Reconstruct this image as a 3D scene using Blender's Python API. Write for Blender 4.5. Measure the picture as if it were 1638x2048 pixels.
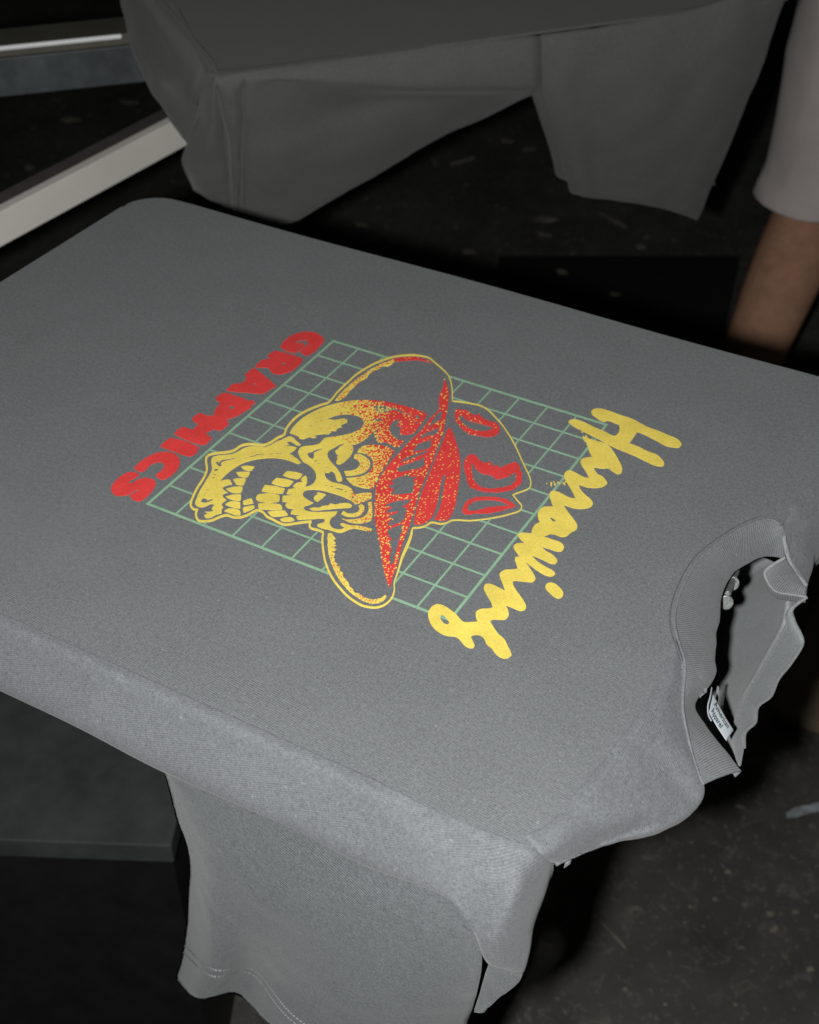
import bpy, bmesh, math, random
import numpy as np
from mathutils import Vector, Matrix, noise
from mathutils.geometry import delaunay_2d_cdt

random.seed(11)
for o in list(bpy.data.objects):
    bpy.data.objects.remove(o)
scene = bpy.context.scene
COL = scene.collection

# ------------------------------------------------------------------ camera
CAM = np.array([0.46146243, -0.67463134, 0.5149173])
ROT = np.array([[0.86427343, 0.50275221, -0.01648202],      # right
                [0.30660858, -0.5524957, -0.77507398],      # down
                [-0.3987764, 0.66482232, -0.63165549]])     # forward
FPX = 2844.444
cam = bpy.data.cameras.new('camera')
cam.sensor_fit = 'VERTICAL'
cam.sensor_height = 36.0
cam.lens = 50.0
cam.clip_start = 0.02
cam.clip_end = 60
cam.dof.use_dof = True
cam.dof.focus_distance = 0.76
cam.dof.aperture_fstop = 14.0
camo = bpy.data.objects.new('camera', cam)
COL.objects.link(camo)
m = Matrix.Identity(4)
for i in range(3):
    m[i][0] = ROT[0][i]
    m[i][1] = -ROT[1][i]
    m[i][2] = -ROT[2][i]
    m[i][3] = CAM[i]
camo.matrix_world = m
scene.camera = camo

# ------------------------------------------------------------------ world and light
w = bpy.data.worlds.new('World')
scene.world = w
w.use_nodes = True
bg = w.node_tree.nodes['Background']
bg.inputs[0].default_value = (0.75, 1.0, 0.85, 1)
bg.inputs[1].default_value = 0.004
# the camera's own flash: beside the lens, to its left
fl = bpy.data.lights.new('camera_flash', 'SPOT')
fl.energy = 46.0
fl.color = (0.985, 1.0, 0.99)
fl.shadow_soft_size = 0.012
fl.spot_size = math.radians(105)
fl.spot_blend = 0.7
flo = bpy.data.objects.new('camera_flash', fl)
COL.objects.link(flo)
fp = CAM - ROT[0] * 0.058 + ROT[1] * 0.014 - ROT[2] * 0.01
fm = m.copy()
for i in range(3):
    fm[i][3] = fp[i]
flo.matrix_world = fm

scene.view_settings.view_transform = 'Standard'
scene.view_settings.look = 'None'
scene.view_settings.exposure = 0.0
scene.view_settings.gamma = 1.0
scene.view_settings.use_curve_mapping = False
scene.render.engine = 'CYCLES'
FLOOR = -0.95


# ------------------------------------------------------------------ helpers
def ray(px, py):
    return ROT.T @ np.array([(px - 819) / FPX, (py - 1024) / FPX, 1.0])


def PZ(px, py, z=0.0):
    d = ray(px, py)
    return Vector(CAM + d * ((z - CAM[2]) / d[2]))


def PY(px, py, y):
    d = ray(px, py)
    return Vector(CAM + d * ((y - CAM[1]) / d[1]))


def PN(px, py, n, c):
    d = ray(px, py)
    n = np.array(n)
    return Vector(CAM + d * ((c - n @ CAM) / (n @ d)))


def PD(px, py, s):
    return Vector(CAM + ray(px, py) * s)


def tag(o, label=None, cat=None, kind=None, group=None):
    if label:
        o['label'] = label
    if cat:
        o['category'] = cat
    if kind:
        o['kind'] = kind
    if group:
        o['group'] = group
    return o


def empty(name, loc, label, cat, group=None):
    o = bpy.data.objects.new(name, None)
    o.location = loc
    o.empty_display_size = 0.05
    COL.objects.link(o)
    tag(o, label, cat, None, group)
    return o


def link(name, me, mat, parent=None, smooth=True):
    o = bpy.data.objects.new(name, me)
    if mat:
        me.materials.clear()
        me.materials.append(mat)
    COL.objects.link(o)
    if smooth:
        me.polygons.foreach_set('use_smooth', [True] * len(me.polygons))
    if parent:
        o.parent = parent
        o.matrix_parent_inverse = Matrix.Translation(-Vector(parent.location))
    return o


def mesh(name, verts, faces, mat, parent=None, smooth=True, uvs=None):
    me = bpy.data.meshes.new(name)
    me.from_pydata([tuple(v) for v in verts], [], faces)
    if uvs is not None:
        uv = me.uv_layers.new(name='UVMap')
        li = np.zeros(len(me.loops), dtype=np.int32)
        me.loops.foreach_get('vertex_index', li)
        a = np.array(uvs, dtype=np.float32)[li]
        uv.data.foreach_set('uv', a.ravel())
    me.update()
    return link(name, me, mat, parent, smooth)


def cr(p0, p1, p2, p3, t):
    return 0.5 * ((2 * p1) + (p2 - p0) * t + (2 * p0 - 5 * p1 + 4 * p2 - p3) * t * t
                  + (3 * p1 - p0 - 3 * p2 + p3) * t ** 3)


class Surf:
    def __init__(self, rows):
        self.g = np.array([[list(v) for v in r] for r in rows], dtype=float)
        self.nr, self.nc = self.g.shape[:2]

    def ev(self, u, v):
        """u over columns 0..nc-1, v over rows 0..nr-1"""
        def pick(a, t):
            n = len(a)
            i = min(int(t), n - 2)
            f = t - i
            p1, p2 = a[i], a[i + 1]
            p0 = a[i - 1] if i > 0 else 2 * p1 - p2
            p3 = a[i + 2] if i + 2 < n else 2 * p2 - p1
            return cr(p0, p1, p2, p3, f)
        cols = np.array([pick(self.g[r], u) for r in range(self.nr)])
        return pick(cols, v)

    def build(self, name, mat, parent, su=6, sv=6, thick=0.0009, wr=0.0, wsc=30.0, flip=False, offset=-1):
        U = np.linspace(0, self.nc - 1, (self.nc - 1) * su + 1)
        V = np.linspace(0, self.nr - 1, (self.nr - 1) * sv + 1)
        pts = np.array([[self.ev(u, v) for u in U] for v in V])
        lu = np.linalg.norm(np.diff(pts, axis=1), axis=2).mean(axis=0)
        lv = np.linalg.norm(np.diff(pts, axis=0), axis=2).mean(axis=1)
        cu = np.r_[0, np.cumsum(lu)]
        cv = np.r_[0, np.cumsum(lv)]
        if wr:
            gu = np.gradient(pts, axis=1)
            gv = np.gradient(pts, axis=0)
            nn = np.cross(gu, gv)
            nn /= (np.linalg.norm(nn, axis=2, keepdims=True) + 1e-12)
            for j in range(len(V)):
                for i in range(len(U)):
                    p = Vector(pts[j, i]) * wsc
                    pts[j, i] += nn[j, i] * wr * (noise.noise(p) + 0.5 * noise.noise(p * 2.1))
        n = len(U)
        verts = pts.reshape(-1, 3)
        faces = []
        for j in range(len(V) - 1):
            for i in range(n - 1):
                f = (j * n + i, j * n + i + 1, (j + 1) * n + i + 1, (j + 1) * n + i)
                faces.append(f[::-1] if flip else f)
        uvs = [(cu[i], cv[j]) for j in range(len(V)) for i in range(n)]
        tot = 0.0
        for q in faces[::3]:
            nq = np.cross(verts[q[1]] - verts[q[0]], verts[q[2]] - verts[q[0]])
            tot += nq @ (CAM - verts[q[0]])
        if tot < 0:
            faces = [f[::-1] for f in faces]
        o = mesh(name, verts, faces, mat, parent, True, uvs)
        if thick:
            md = o.modifiers.new('thickness', 'SOLIDIFY')
            md.thickness = thick
            md.offset = offset
        return o


def box_verts(origin, ax, ay, az):
    o = Vector(origin)
    ax, ay, az = Vector(ax), Vector(ay), Vector(az)
    v = [o, o + ax, o + ax + ay, o + ay]
    v += [p + az for p in v]
    f = [(3, 2, 1, 0), (4, 5, 6, 7), (0, 1, 5, 4), (1, 2, 6, 5), (2, 3, 7, 6), (3, 0, 4, 7)]
    return v, f


def box(name, origin, ax, ay, az, mat, parent=None, bev=0.0015):
    v, f = box_verts(origin, ax, ay, az)
    o = mesh(name, v, f, mat, parent, False)
    if bev:
        md = o.modifiers.new('bevel', 'BEVEL')
        md.width = bev
        md.segments = 2
    return o


# ------------------------------------------------------------------ materials
def new_mat(name):
    mt = bpy.data.materials.new(name)
    mt.use_nodes = True
    return mt, mt.node_tree.nodes, mt.node_tree.links, mt.node_tree.nodes['Principled BSDF']


def cloth(name, col, speck=0.2, stripe=0.0, period=0.0016, angle=35, bump=0.25, rib=0.0, ribp=0.0013, sheen=0.15):
    mt, N, L, B = new_mat(name)
    B.inputs['Roughness'].default_value = 0.92
    B.inputs['Specular IOR Level'].default_value = 0.15
    B.inputs['Sheen Weight'].default_value = sheen
    B.inputs['Sheen Roughness'].default_value = 0.5
    uv = N.new('ShaderNodeUVMap')
    geo = N.new('ShaderNodeNewGeometry')
    n1 = N.new('ShaderNodeTexNoise')
    n1.inputs['Scale'].default_value = 860
    n1.inputs['Detail'].default_value = 1.5
    n1.inputs['Roughness'].default_value = 0.6
    L.new(geo.outputs['Position'], n1.inputs['Vector'])
    n2 = N.new('ShaderNodeTexNoise')
    n2.inputs['Scale'].default_value = 360
    n2.inputs['Detail'].default_value = 3
    L.new(geo.outputs['Position'], n2.inputs['Vector'])
    n3 = N.new('ShaderNodeTexNoise')
    n3.inputs['Scale'].default_value = 26
    n3.inputs['Detail'].default_value = 3
    L.new(geo.outputs['Position'], n3.inputs['Vector'])

    def math_(op, a, b=None):
        nd = N.new('ShaderNodeMath')
        nd.operation = op
        for k, x in enumerate((a, b)):
            if x is None:
                continue
            if isinstance(x, (int, float)):
                nd.inputs[k].default_value = x
            else:
                L.new(x, nd.inputs[k])
        return nd.outputs[0]
    v = math_('MULTIPLY', math_('SUBTRACT', n1.outputs[0], 0.5), speck * 4.6)
    v = math_('ADD', v, math_('MULTIPLY', math_('SUBTRACT', n2.outputs[0], 0.5), speck * 2.2))
    v = math_('ADD', v, math_('MULTIPLY', math_('SUBTRACT', n3.outputs[0], 0.5), 0.20))

    def wave(dirv, per, amp):
        dp = N.new('ShaderNodeVectorMath')
        dp.operation = 'DOT_PRODUCT'
        dp.inputs[1].default_value = dirv
        L.new(uv.outputs[0], dp.inputs[0])
        ph = math_('MULTIPLY', dp.outputs['Value'], 2 * math.pi / per)
        ph = math_('ADD', ph, math_('MULTIPLY', n2.outputs[0], 2.2))
        return math_('MULTIPLY', math_('SINE', ph), amp)
    hgt = v
    if stripe:
        a = math.radians(angle)
        s = wave((math.cos(a), math.sin(a), 0), period, stripe)
        # the twill shows in patches
        pn = N.new('ShaderNodeTexNoise')
        pn.inputs['Scale'].default_value = 22
        L.new(geo.outputs['Position'], pn.inputs['Vector'])
        s = math_('MULTIPLY', s, math_('ADD', math_('MULTIPLY', pn.outputs[0], 1.1), 0.35))
        v = math_('ADD', v, s)
        hgt = v
    if rib:
        s = wave((1, 0, 0), ribp, rib)
        v = math_('ADD', v, s)
        hgt = v
    ln = N.new('ShaderNodeTexNoise')
    ln.inputs['Scale'].default_value = 420
    ln.inputs['Detail'].default_value = 0
    L.new(geo.outputs['Position'], ln.inputs['Vector'])
    v = math_('ADD', v, math_('MULTIPLY', math_('GREATER_THAN', ln.outputs[0], 0.825), 0.38))
    fac = math_('ADD', v, 1.0)
    mx = N.new('ShaderNodeVectorMath')
    mx.operation = 'SCALE'
    mx.inputs[0].default_value = col
    L.new(fac, mx.inputs['Scale'])
    L.new(mx.outputs[0], B.inputs['Base Color'])
    bp = N.new('ShaderNodeBump')
    bp.inputs['Strength'].default_value = bump
    bp.inputs['Distance'].default_value = 0.0006
    L.new(hgt, bp.inputs['Height'])
    L.new(bp.outputs[0], B.inputs['Normal'])
    return mt


def plain(name, col, rough=0.6, metal=0.0, var=0.25, scale=40, bump=0.1, spec=0.4, detail=5, dist=0.001):
    mt, N, L, B = new_mat(name)
    B.inputs['Roughness'].default_value = rough
    B.inputs['Metallic'].default_value = metal
    B.inputs['Specular IOR Level'].default_value = spec
    geo = N.new('ShaderNodeNewGeometry')
    n1 = N.new('ShaderNodeTexNoise')
    n1.inputs['Scale'].default_value = scale
    n1.inputs['Detail'].default_value = detail
    n1.inputs['Roughness'].default_value = 0.65
    L.new(geo.outputs['Position'], n1.inputs['Vector'])
    mr = N.new('ShaderNodeMapRange')
    mr.inputs[1].default_value = 0.25
    mr.inputs[2].default_value = 0.75
    mr.inputs[3].default_value = 1 - var
    mr.inputs[4].default_value = 1 + var
    L.new(n1.outputs[0], mr.inputs[0])
    mx = N.new('ShaderNodeVectorMath')
    mx.operation = 'SCALE'
    mx.inputs[0].default_value = col
    L.new(mr.outputs[0], mx.inputs['Scale'])
    L.new(mx.outputs[0], B.inputs['Base Color'])
    if bump:
        bp = N.new('ShaderNodeBump')
        bp.inputs['Strength'].default_value = bump
        bp.inputs['Distance'].default_value = dist
        L.new(n1.outputs[0], bp.inputs['Height'])
        L.new(bp.outputs[0], B.inputs['Normal'])
    return mt


GREY = (0.132, 0.1365, 0.140)
M_body = cloth('grey_jersey', GREY, speck=0.24, stripe=0.20, period=0.0012, angle=83)
M_side = cloth('grey_jersey_side', (0.132, 0.136, 0.143), speck=0.21, stripe=0.13, period=0.0012, angle=70)
M_sleeve = cloth('grey_jersey_sleeve', (0.124, 0.132, 0.137), speck=0.26, stripe=0.34, period=0.0015, angle=112)
M_rib = cloth('grey_rib_knit', GREY, speck=0.12, rib=0.24, ribp=0.00125, bump=0.5)
M_in = cloth('grey_jersey_inside', (0.190, 0.200, 0.203), speck=0.12)
M_tape = cloth('grey_neck_tape', (0.215, 0.222, 0.225), speck=0.14)
M_back = cloth('charcoal_jersey', (0.126, 0.123, 0.119), speck=0.12, bump=0.15)
M_thread = plain('pale_thread', (0.50, 0.52, 0.53), 0.8, var=0.2, scale=300)
M_tag = plain('white_satin_label', (0.30, 0.325, 0.345), 0.6, var=0.06, scale=200)
M_tagink = plain('dark_label_ink', (0.02, 0.035, 0.045), 0.7)
M_black = plain('black_board', (0.006, 0.007, 0.006), 0.7, var=0.3)
M_steel = plain('worn_aluminium', (0.48, 0.49, 0.48), 0.42, metal=0.9, var=0.35, scale=260, bump=0.5)


def ink(name, col, var=0.05):
    mt, N, L, B = new_mat(name)
    B.inputs['Roughness'].default_value = 0.62
    B.inputs['Specular IOR Level'].default_value = 0.25
    geo = N.new('ShaderNodeNewGeometry')
    n1 = N.new('ShaderNodeTexNoise')
    n1.inputs['Scale'].default_value = 900
    n1.inputs['Detail'].default_value = 2
    L.new(geo.outputs['Position'], n1.inputs['Vector'])
    n2 = N.new('ShaderNodeTexNoise')
    n2.inputs['Scale'].default_value = 60
    n2.inputs['Detail'].default_value = 3
    L.new(geo.outputs['Position'], n2.inputs['Vector'])
    ad = N.new('ShaderNodeMath')
    ad.operation = 'ADD'
    L.new(n1.outputs[0], ad.inputs[0])
    L.new(n2.outputs[0], ad.inputs[1])
    mr = N.new('ShaderNodeMapRange')
    mr.inputs[1].default_value = 0.5
    mr.inputs[2].default_value = 1.5
    mr.inputs[3].default_value = 1 - var * 2
    mr.inputs[4].default_value = 1 + var * 2
    L.new(ad.outputs[0], mr.inputs[0])
    mx = N.new('ShaderNodeVectorMath')
    mx.operation = 'SCALE'
    mx.inputs[0].default_value = col
    L.new(mr.outputs[0], mx.inputs['Scale'])
    L.new(mx.outputs[0], B.inputs['Base Color'])
    bp = N.new('ShaderNodeBump')
    bp.inputs['Strength'].default_value = 0.25
    bp.inputs['Distance'].default_value = 0.0003
    L.new(n1.outputs[0], bp.inputs['Height'])
    L.new(bp.outputs[0], B.inputs['Normal'])
    return mt


M_yel = ink('yellow_ink', (0.76, 0.59, 0.110), 0.11)
M_red = ink('red_ink', (0.68, 0.051, 0.048), 0.11)
M_grn = ink('green_ink', (0.245, 0.41, 0.265), 0.09)

# ------------------------------------------------------------------ setting: floor
def floor_mat():
    mt, N, L, B = new_mat('dark_concrete')
    B.inputs['Roughness'].default_value = 0.75
    B.inputs['Specular IOR Level'].default_value = 0.3
    geo = N.new('ShaderNodeNewGeometry')
    a = N.new('ShaderNodeTexNoise')
    a.inputs['Scale'].default_value = 6
    a.inputs['Detail'].default_value = 8
    a.inputs['Roughness'].default_value = 0.65
    L.new(geo.outputs['Position'], a.inputs['Vector'])
    r1 = N.new('ShaderNodeValToRGB')
    r1.color_ramp.elements[0].position = 0.3
    r1.color_ramp.elements[0].color = (0.050, 0.047, 0.042, 1)
    r1.color_ramp.elements[1].position = 0.72
    r1.color_ramp.elements[1].color = (0.108, 0.103, 0.095, 1)
    L.new(a.outputs[0], r1.inputs[0])
    b = N.new('ShaderNodeTexNoise')
    b.inputs['Scale'].default_value = 130
    b.inputs['Detail'].default_value = 4
    b.inputs['Roughness'].default_value = 0.6
    L.new(geo.outputs['Position'], b.inputs['Vector'])
    r2 = N.new('ShaderNodeValToRGB')
    r2.color_ramp.elements[0].position = 0.60
    r2.color_ramp.elements[0].color = (0, 0, 0, 1)
    r2.color_ramp.elements[1].position = 0.74
    r2.color_ramp.elements[1].color = (1, 1, 1, 1)
    L.new(b.outputs[0], r2.inputs[0])
    mx = N.new('ShaderNodeMix')
    mx.data_type = 'RGBA'
    mx.inputs[7].default_value = (0.21, 0.20, 0.18, 1)
    L.new(r2.outputs[0], mx.inputs[0])
    L.new(r1.outputs[0], mx.inputs[6])
    L.new(mx.outputs[2], B.inputs['Base Color'])
    c = N.new('ShaderNodeTexNoise')
    c.inputs['Scale'].default_value = 42
    c.inputs['Detail'].default_value = 7
    c.inputs['Roughness'].default_value = 0.72
    c.inputs['Distortion'].default_value = 0.6
    L.new(geo.outputs['Position'], c.inputs['Vector'])
    r3 = N.new('ShaderNodeValToRGB')
    r3.color_ramp.elements[0].position = 0.54
    r3.color_ramp.elements[0].color = (0, 0, 0, 1)
    r3.color_ramp.elements[1].position = 0.80
    r3.color_ramp.elements[1].color = (1, 1, 1, 1)
    L.new(c.outputs[0], r3.inputs[0])
    m2 = N.new('ShaderNodeMix')
    m2.data_type = 'RGBA'
    m2.inputs[7].default_value = (0.21, 0.195, 0.165, 1)
    L.new(r3.outputs[0], m2.inputs[0])
    L.new(mx.outputs[2], m2.inputs[6])
    L.new(m2.outputs[2], B.inputs['Base Color'])
    bp = N.new('ShaderNodeBump')
    bp.inputs['Strength'].default_value = 0.35
    bp.inputs['Distance'].default_value = 0.004
    L.new(a.outputs[0], bp.inputs['Height'])
    L.new(bp.outputs[0], B.inputs['Normal'])
    return mt


fl_o = mesh('floor', [(-9, -5, FLOOR), (7, -5, FLOOR), (7, 11, FLOOR), (-9, 11, FLOOR)], [(0, 1, 2, 3)], floor_mat(), None, False)
tag(fl_o, kind='structure')

# black panel lying on the floor beyond the platen
M_panel = plain('black_panel', (0.012, 0.012, 0.011), 0.7, var=0.35, scale=30)
c0, c1 = PZ(998, 512, FLOOR + 0.02), PZ(1480, 512, FLOOR + 0.02)
c2, c3 = PZ(1420, 800, FLOOR + 0.02), PZ(990, 800, FLOOR + 0.02)
v = [c0, c1, c2, c3] + [p - Vector((0, 0, 0.0195)) for p in (c0, c1, c2, c3)]
pn = mesh('floor_panel', v, [(0, 1, 2, 3), (4, 7, 6, 5), (0, 4, 5, 1), (1, 5, 6, 2), (2, 6, 7, 3), (3, 7, 4, 0)], M_panel, None, False)
tag(pn, 'flat black panel lying on the dark floor beside the bare leg', 'panel')

# litter on the floor: nobody could count it
M_litter = plain('pale_litter', (0.21, 0.19, 0.145), 0.8, var=0.5, scale=60)
lv, lf = [], []


def chip(p, a, l, wd, h=0.003):
    ax = Vector((math.cos(a), math.sin(a), 0))
    ay = Vector((-math.sin(a), math.cos(a), 0))
    o = len(lv)
    k = 7
    for zz in (0.0, h):
        for i in range(k):
            t = 2 * math.pi * i / k
            rr = 1 + 0.25 * math.sin(3 * t + a * 5) + random.uniform(-.12, .12)
            lv.append(p + ax * (l * .5 * rr * math.cos(t)) + ay * (wd * .5 * rr * math.sin(t)) + Vector((0, 0, 0.0006 + zz)))
    lf.append(tuple(o + k + i for i in range(k)))
    for i in range(k):
        j = (i + 1) % k
        lf.append((o + i, o + j, o + k + j, o + k + i))


for (px, py, a, l, wd) in [(1012, 283, .2, .03, .014), (930, 322, 1.1, .07, .008), (868, 325, 2.3, .06, .007), (1228, 443, 2.75, .085, .009),
                           (1090, 440, .5, .05, .02), (1085, 470, .1, .035, .012), (935, 505, .3, .03, .015), (1060, 300, .7, .03, .006),
                           (1123, 545, .1, .022, .014), (1228, 590, .4, .02, .012), (1280, 495, .2, .02, .015), (1505, 285, 1.2, .03, .016),
                           (255, 205, .2, .05, .02), (140, 240, .4, .045, .025), (60, 335, .1, .03, .02), (560, 440, .8, .03, .01),
                           (740, 485, .4, .04, .015), (720, 450, .2, .03, .012)]:
    chip(PZ(px, py, FLOOR + 0.001 if not (px in (1123, 1228, 1280) and py > 480) else FLOOR + 0.021), a, l, wd)
for (px, py, a, l, wd) in [(1480, 1615, .3, .012, .005), (1455, 1745, .9, .008, .006), (1540, 1830, .2, .010, .008), (1548, 1860, 1.2, .012, .007),
                           (1590, 1825, .5, .008, .006), (1250, 1980, .2, .006, .005), (1430, 1800, .2, .006, .005), (1620, 1940, .8, .010, .007),
                           (1330, 2010, .2, .005, .004), (1230, 1875, 2.7, .05, .004), (1380, 1815, .2, .005, .004), (1470, 2010, 0, .006, .004)]:
    chip(PZ(px, py, FLOOR + 0.001), a, l, wd, 0.0012)
for k in range(160):
    px, py = random.uniform(600, 1500), random.uniform(220, 640)
    if random.random() < .35:
        px, py = random.uniform(0, 420), random.uniform(160, 400)
    s = random.uniform(.004, .014)
    chip(PZ(px, py, FLOOR + 0.001), random.uniform(0, 3), s, s * random.uniform(.3, .8), 0.001)
tag(mesh('floor_litter', lv, lf, M_litter, None, False), 'pale dust chips and straw scattered on the floor', 'litter', 'stuff')

# white paint smear on the floor at the right edge
M_smear = plain('white_paint', (0.30, 0.33, 0.35), 0.8, var=0.6, scale=90, bump=0)
sv, sf = [], []
pts = [(1572, 1631, 5), (1590, 1625, 10), (1604, 1621, 9), (1618, 1618, 8), (1634, 1614, 9), (1655, 1612, 8), (1690, 1606, 7), (1720, 1603, 3)]
for (px, py, h) in pts:
    sv += [PZ(px, py - h, FLOOR + 0.0012), PZ(px + 2, py + h, FLOOR + 0.0012)]
for i in range(len(pts) - 1):
    sf.append((2 * i, 2 * i + 1, 2 * i + 3, 2 * i + 2))
tag(mesh('paint_smear', sv, sf, M_smear, None, False), 'short white paint smear on the dark floor below the collar', 'paint smear')

# tan cardboard sheet on the floor at the right edge
M_card = plain('tan_cardboard', (0.22, 0.17, 0.115), 0.8, var=0.15, scale=12, bump=0.05)
a0, a1 = PZ(1545, 1417, FLOOR + 0.02), PZ(1720, 1474, FLOOR + 0.02)
ax = a1 - a0
ay = Vector((-ax.y, ax.x, 0)).normalized() * 0.32
tag(box('cardboard_sheet', a0 - Vector((0, 0, .019)), ax * 2.2, ay, (0, 0, .02), M_card, None, .001),
    'tan cardboard slab on the floor at the right picture edge', 'cardboard')

# ------------------------------------------------------------------ dark cabinet, lower left
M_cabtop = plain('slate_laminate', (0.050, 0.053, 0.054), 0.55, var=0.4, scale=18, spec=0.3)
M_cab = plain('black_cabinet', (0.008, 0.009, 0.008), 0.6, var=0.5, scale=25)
zc = -0.5
q0, q1 = PZ(0, 1680, zc), PZ(342, 1692, zc)
cu = (q1 - q0).normalized()
cv = Vector((-cu.y, cu.x, 0))
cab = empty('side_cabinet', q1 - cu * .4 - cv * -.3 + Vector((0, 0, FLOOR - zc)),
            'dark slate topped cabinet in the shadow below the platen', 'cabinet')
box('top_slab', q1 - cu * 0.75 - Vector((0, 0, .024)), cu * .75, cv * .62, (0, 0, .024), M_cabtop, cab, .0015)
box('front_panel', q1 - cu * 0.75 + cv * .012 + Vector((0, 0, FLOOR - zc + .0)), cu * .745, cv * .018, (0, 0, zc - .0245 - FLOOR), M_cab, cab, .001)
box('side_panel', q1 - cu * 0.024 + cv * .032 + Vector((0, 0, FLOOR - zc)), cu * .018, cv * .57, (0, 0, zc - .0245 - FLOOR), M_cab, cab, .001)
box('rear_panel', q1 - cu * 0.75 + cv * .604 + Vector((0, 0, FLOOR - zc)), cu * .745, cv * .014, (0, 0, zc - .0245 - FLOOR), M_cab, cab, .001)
box('shade_board', q1 - cu * .75 - cv * .30 + Vector((0, 0, FLOOR - zc + .001)), cu * 1.15, cv * .30, (0, 0, .03), plain('shade_board_dark', (.022, .021, .019), .7, var=.4, scale=30), cab, .002)  # low dark board, added to stand in for shaded floor below the sleeve
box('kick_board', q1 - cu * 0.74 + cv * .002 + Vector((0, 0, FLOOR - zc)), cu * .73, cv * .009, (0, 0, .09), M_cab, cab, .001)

# ------------------------------------------------------------------ second press station behind
e = Vector((0.676, 0.737, 0))
n = Vector((0.737, -0.676, 0))
E0 = Vector((-0.343, 0.333, 0))
cN = n.dot(E0)
M_arm_top = plain('olive_painted_steel', (0.095, 0.090, 0.070), 0.5, var=0.3, scale=20, spec=0.4)
M_arm_front = plain('slate_painted_steel', (0.060, 0.068, 0.070), 0.5, var=0.55, scale=26, spec=0.4)
M_chrome = plain('bright_steel', (0.95, 0.95, 0.94), 0.5, metal=0.0, var=0.05, spec=0.8)
st = empty('platen_behind', E0 + e * .28 - n * .2 + Vector((0, 0, -.03)), 'black press platen inside the dark shirt behind', 'platen', )
box('board', E0 + e * 0.012 - n * .012 + Vector((0, 0, -.030)), e * .50, -n * .39, (0, 0, .027), M_black, st, .004)
# its arm
za = -0.045
b0, b1 = PZ(-60, 101.5, za), PZ(243, 71, za)
ae = (b1 - b0).normalized()
an = Vector((-ae.y, ae.x, 0))
arm = empty('press_arm', b0 + Vector((0, 0, -.06)), 'painted steel press arm with bright edge strip, reaching under the dark shirt', 'press arm')
L_ = (b1 - b0).length
up_ = Vector((0, 0, 1))
b0 = b0 - ae * .25
L_ += .25
box('top_plate', b0 + an * .004 - up_ * .012, ae * (L_ + .35), an * .052, up_ * .012, M_arm_top, arm, .001)
box('edge_strip', b0 - up_ * .0035, ae * L_, an * .0035, up_ * .0045, M_chrome, arm, .001)
box('side_plate', b0 + an * .002 - up_ * .054, ae * (L_ + .35), an * .05, up_ * .0415, M_arm_front, arm, .001)

# white beam below
M_white = plain('cream_white_paint', (0.80, 0.76, 0.69), 0.6, var=0.06, scale=10, bump=0.04)
M_taupe = plain('taupe_edge', (0.085, 0.072, 0.068), 0.7, var=0.25, scale=30)
zb = -0.12
t0, t1 = PZ(-40, 445, zb), PZ(345, 243, zb)
be = (t1 - t0).normalized()
bn = Vector((-be.y, be.x, 0))
if bn.dot(Vector((CAM[0], CAM[1], 0)) - t0) > 0:
    bn = -bn
beam = empty('white_beam', t0 + Vector((0, 0, -.05)), 'cream white beam with taupe top edge, slanting behind the platen corner', 'beam')
LB = (t1 - t0).length
t0 = t0 - be * .2
box('front_board', t0 - up_ * .034, be * (LB + .3), bn * .012, up_ * .034, M_white, beam, .0008)
box('top_rail', t0 + bn * .0125 - up_ * .030, be * (LB + .3), bn * .020, up_ * .0295, M_taupe, beam, .0008)

# the dark shirt on it
bs = empty('dark_shirt', E0 + e * .25 - n * .2, 'plain dark grey shirt draped over the platen behind', 'shirt')


def B_(px, py, off):
    return PN(px, py, tuple(n), cN + off)


# top sheet: edge points then back across the board
tp = [PZ(290, -35, 0), PZ(347, 43, 0), PZ(385, 90, 0), PZ(408, 116, 0), B_(430, 150, 0), B_(620, 129, 0), B_(820, 105, 0), B_(1080, 75, 0), B_(1250, 53, 0), B_(1400, 22, 0), B_(1580, -30, 0)]
tp = [Vector((p.x, p.y, 0)) for p in tp]
rows = []
for k, d in enumerate((.003, .007, .1, .2, .3, .41)):
    rows.append([p - n * d + Vector((0, 0, (-.0035, -.0012, 0, 0, 0, -.004)[k])) for p in tp])
Surf(rows[::-1]).build('top_cloth', M_back, bs, 5, 3, .001, flip=True)
HE = [(430, 150), (420, 134), (408, 116), (385, 90), (347, 43), (315, 5), (290, -35)]
HS = [(374, 287, -.09), (350, 255, -.082), (320, 212, -.07), (297, 178, -.06), (266, 105, -.045), (252, 55, -.038), (240, -10, -.034)]
rows = [[], [], [], [], []]
for k, ((ex, ey), (sx, sy, sz)) in enumerate(zip(HE, HS)):
    p, q = PZ(ex, ey, .0006), PZ(sx, sy, sz)
    dq = (.004, .006, .012, .014, .010, .006, .004)[k]
    rows[0].append(p + Vector((.006, .004, 0)))
    rows[1].append(p)
    rows[2].append(PZ(ex + (sx - ex) * .34, ey + (sy - ey) * .34, sz * .36 - dq))
    rows[3].append(PZ(ex + (sx - ex) * .72, ey + (sy - ey) * .72, sz * .74 + .3 * dq))
    rows[4].append(q)
Surf(rows).build('hem_cloth', M_back, bs, 6, 6, .001, wr=.0018, wsc=22)
Z_ = lambda px, py, z: ('z', px, py, z)
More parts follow.
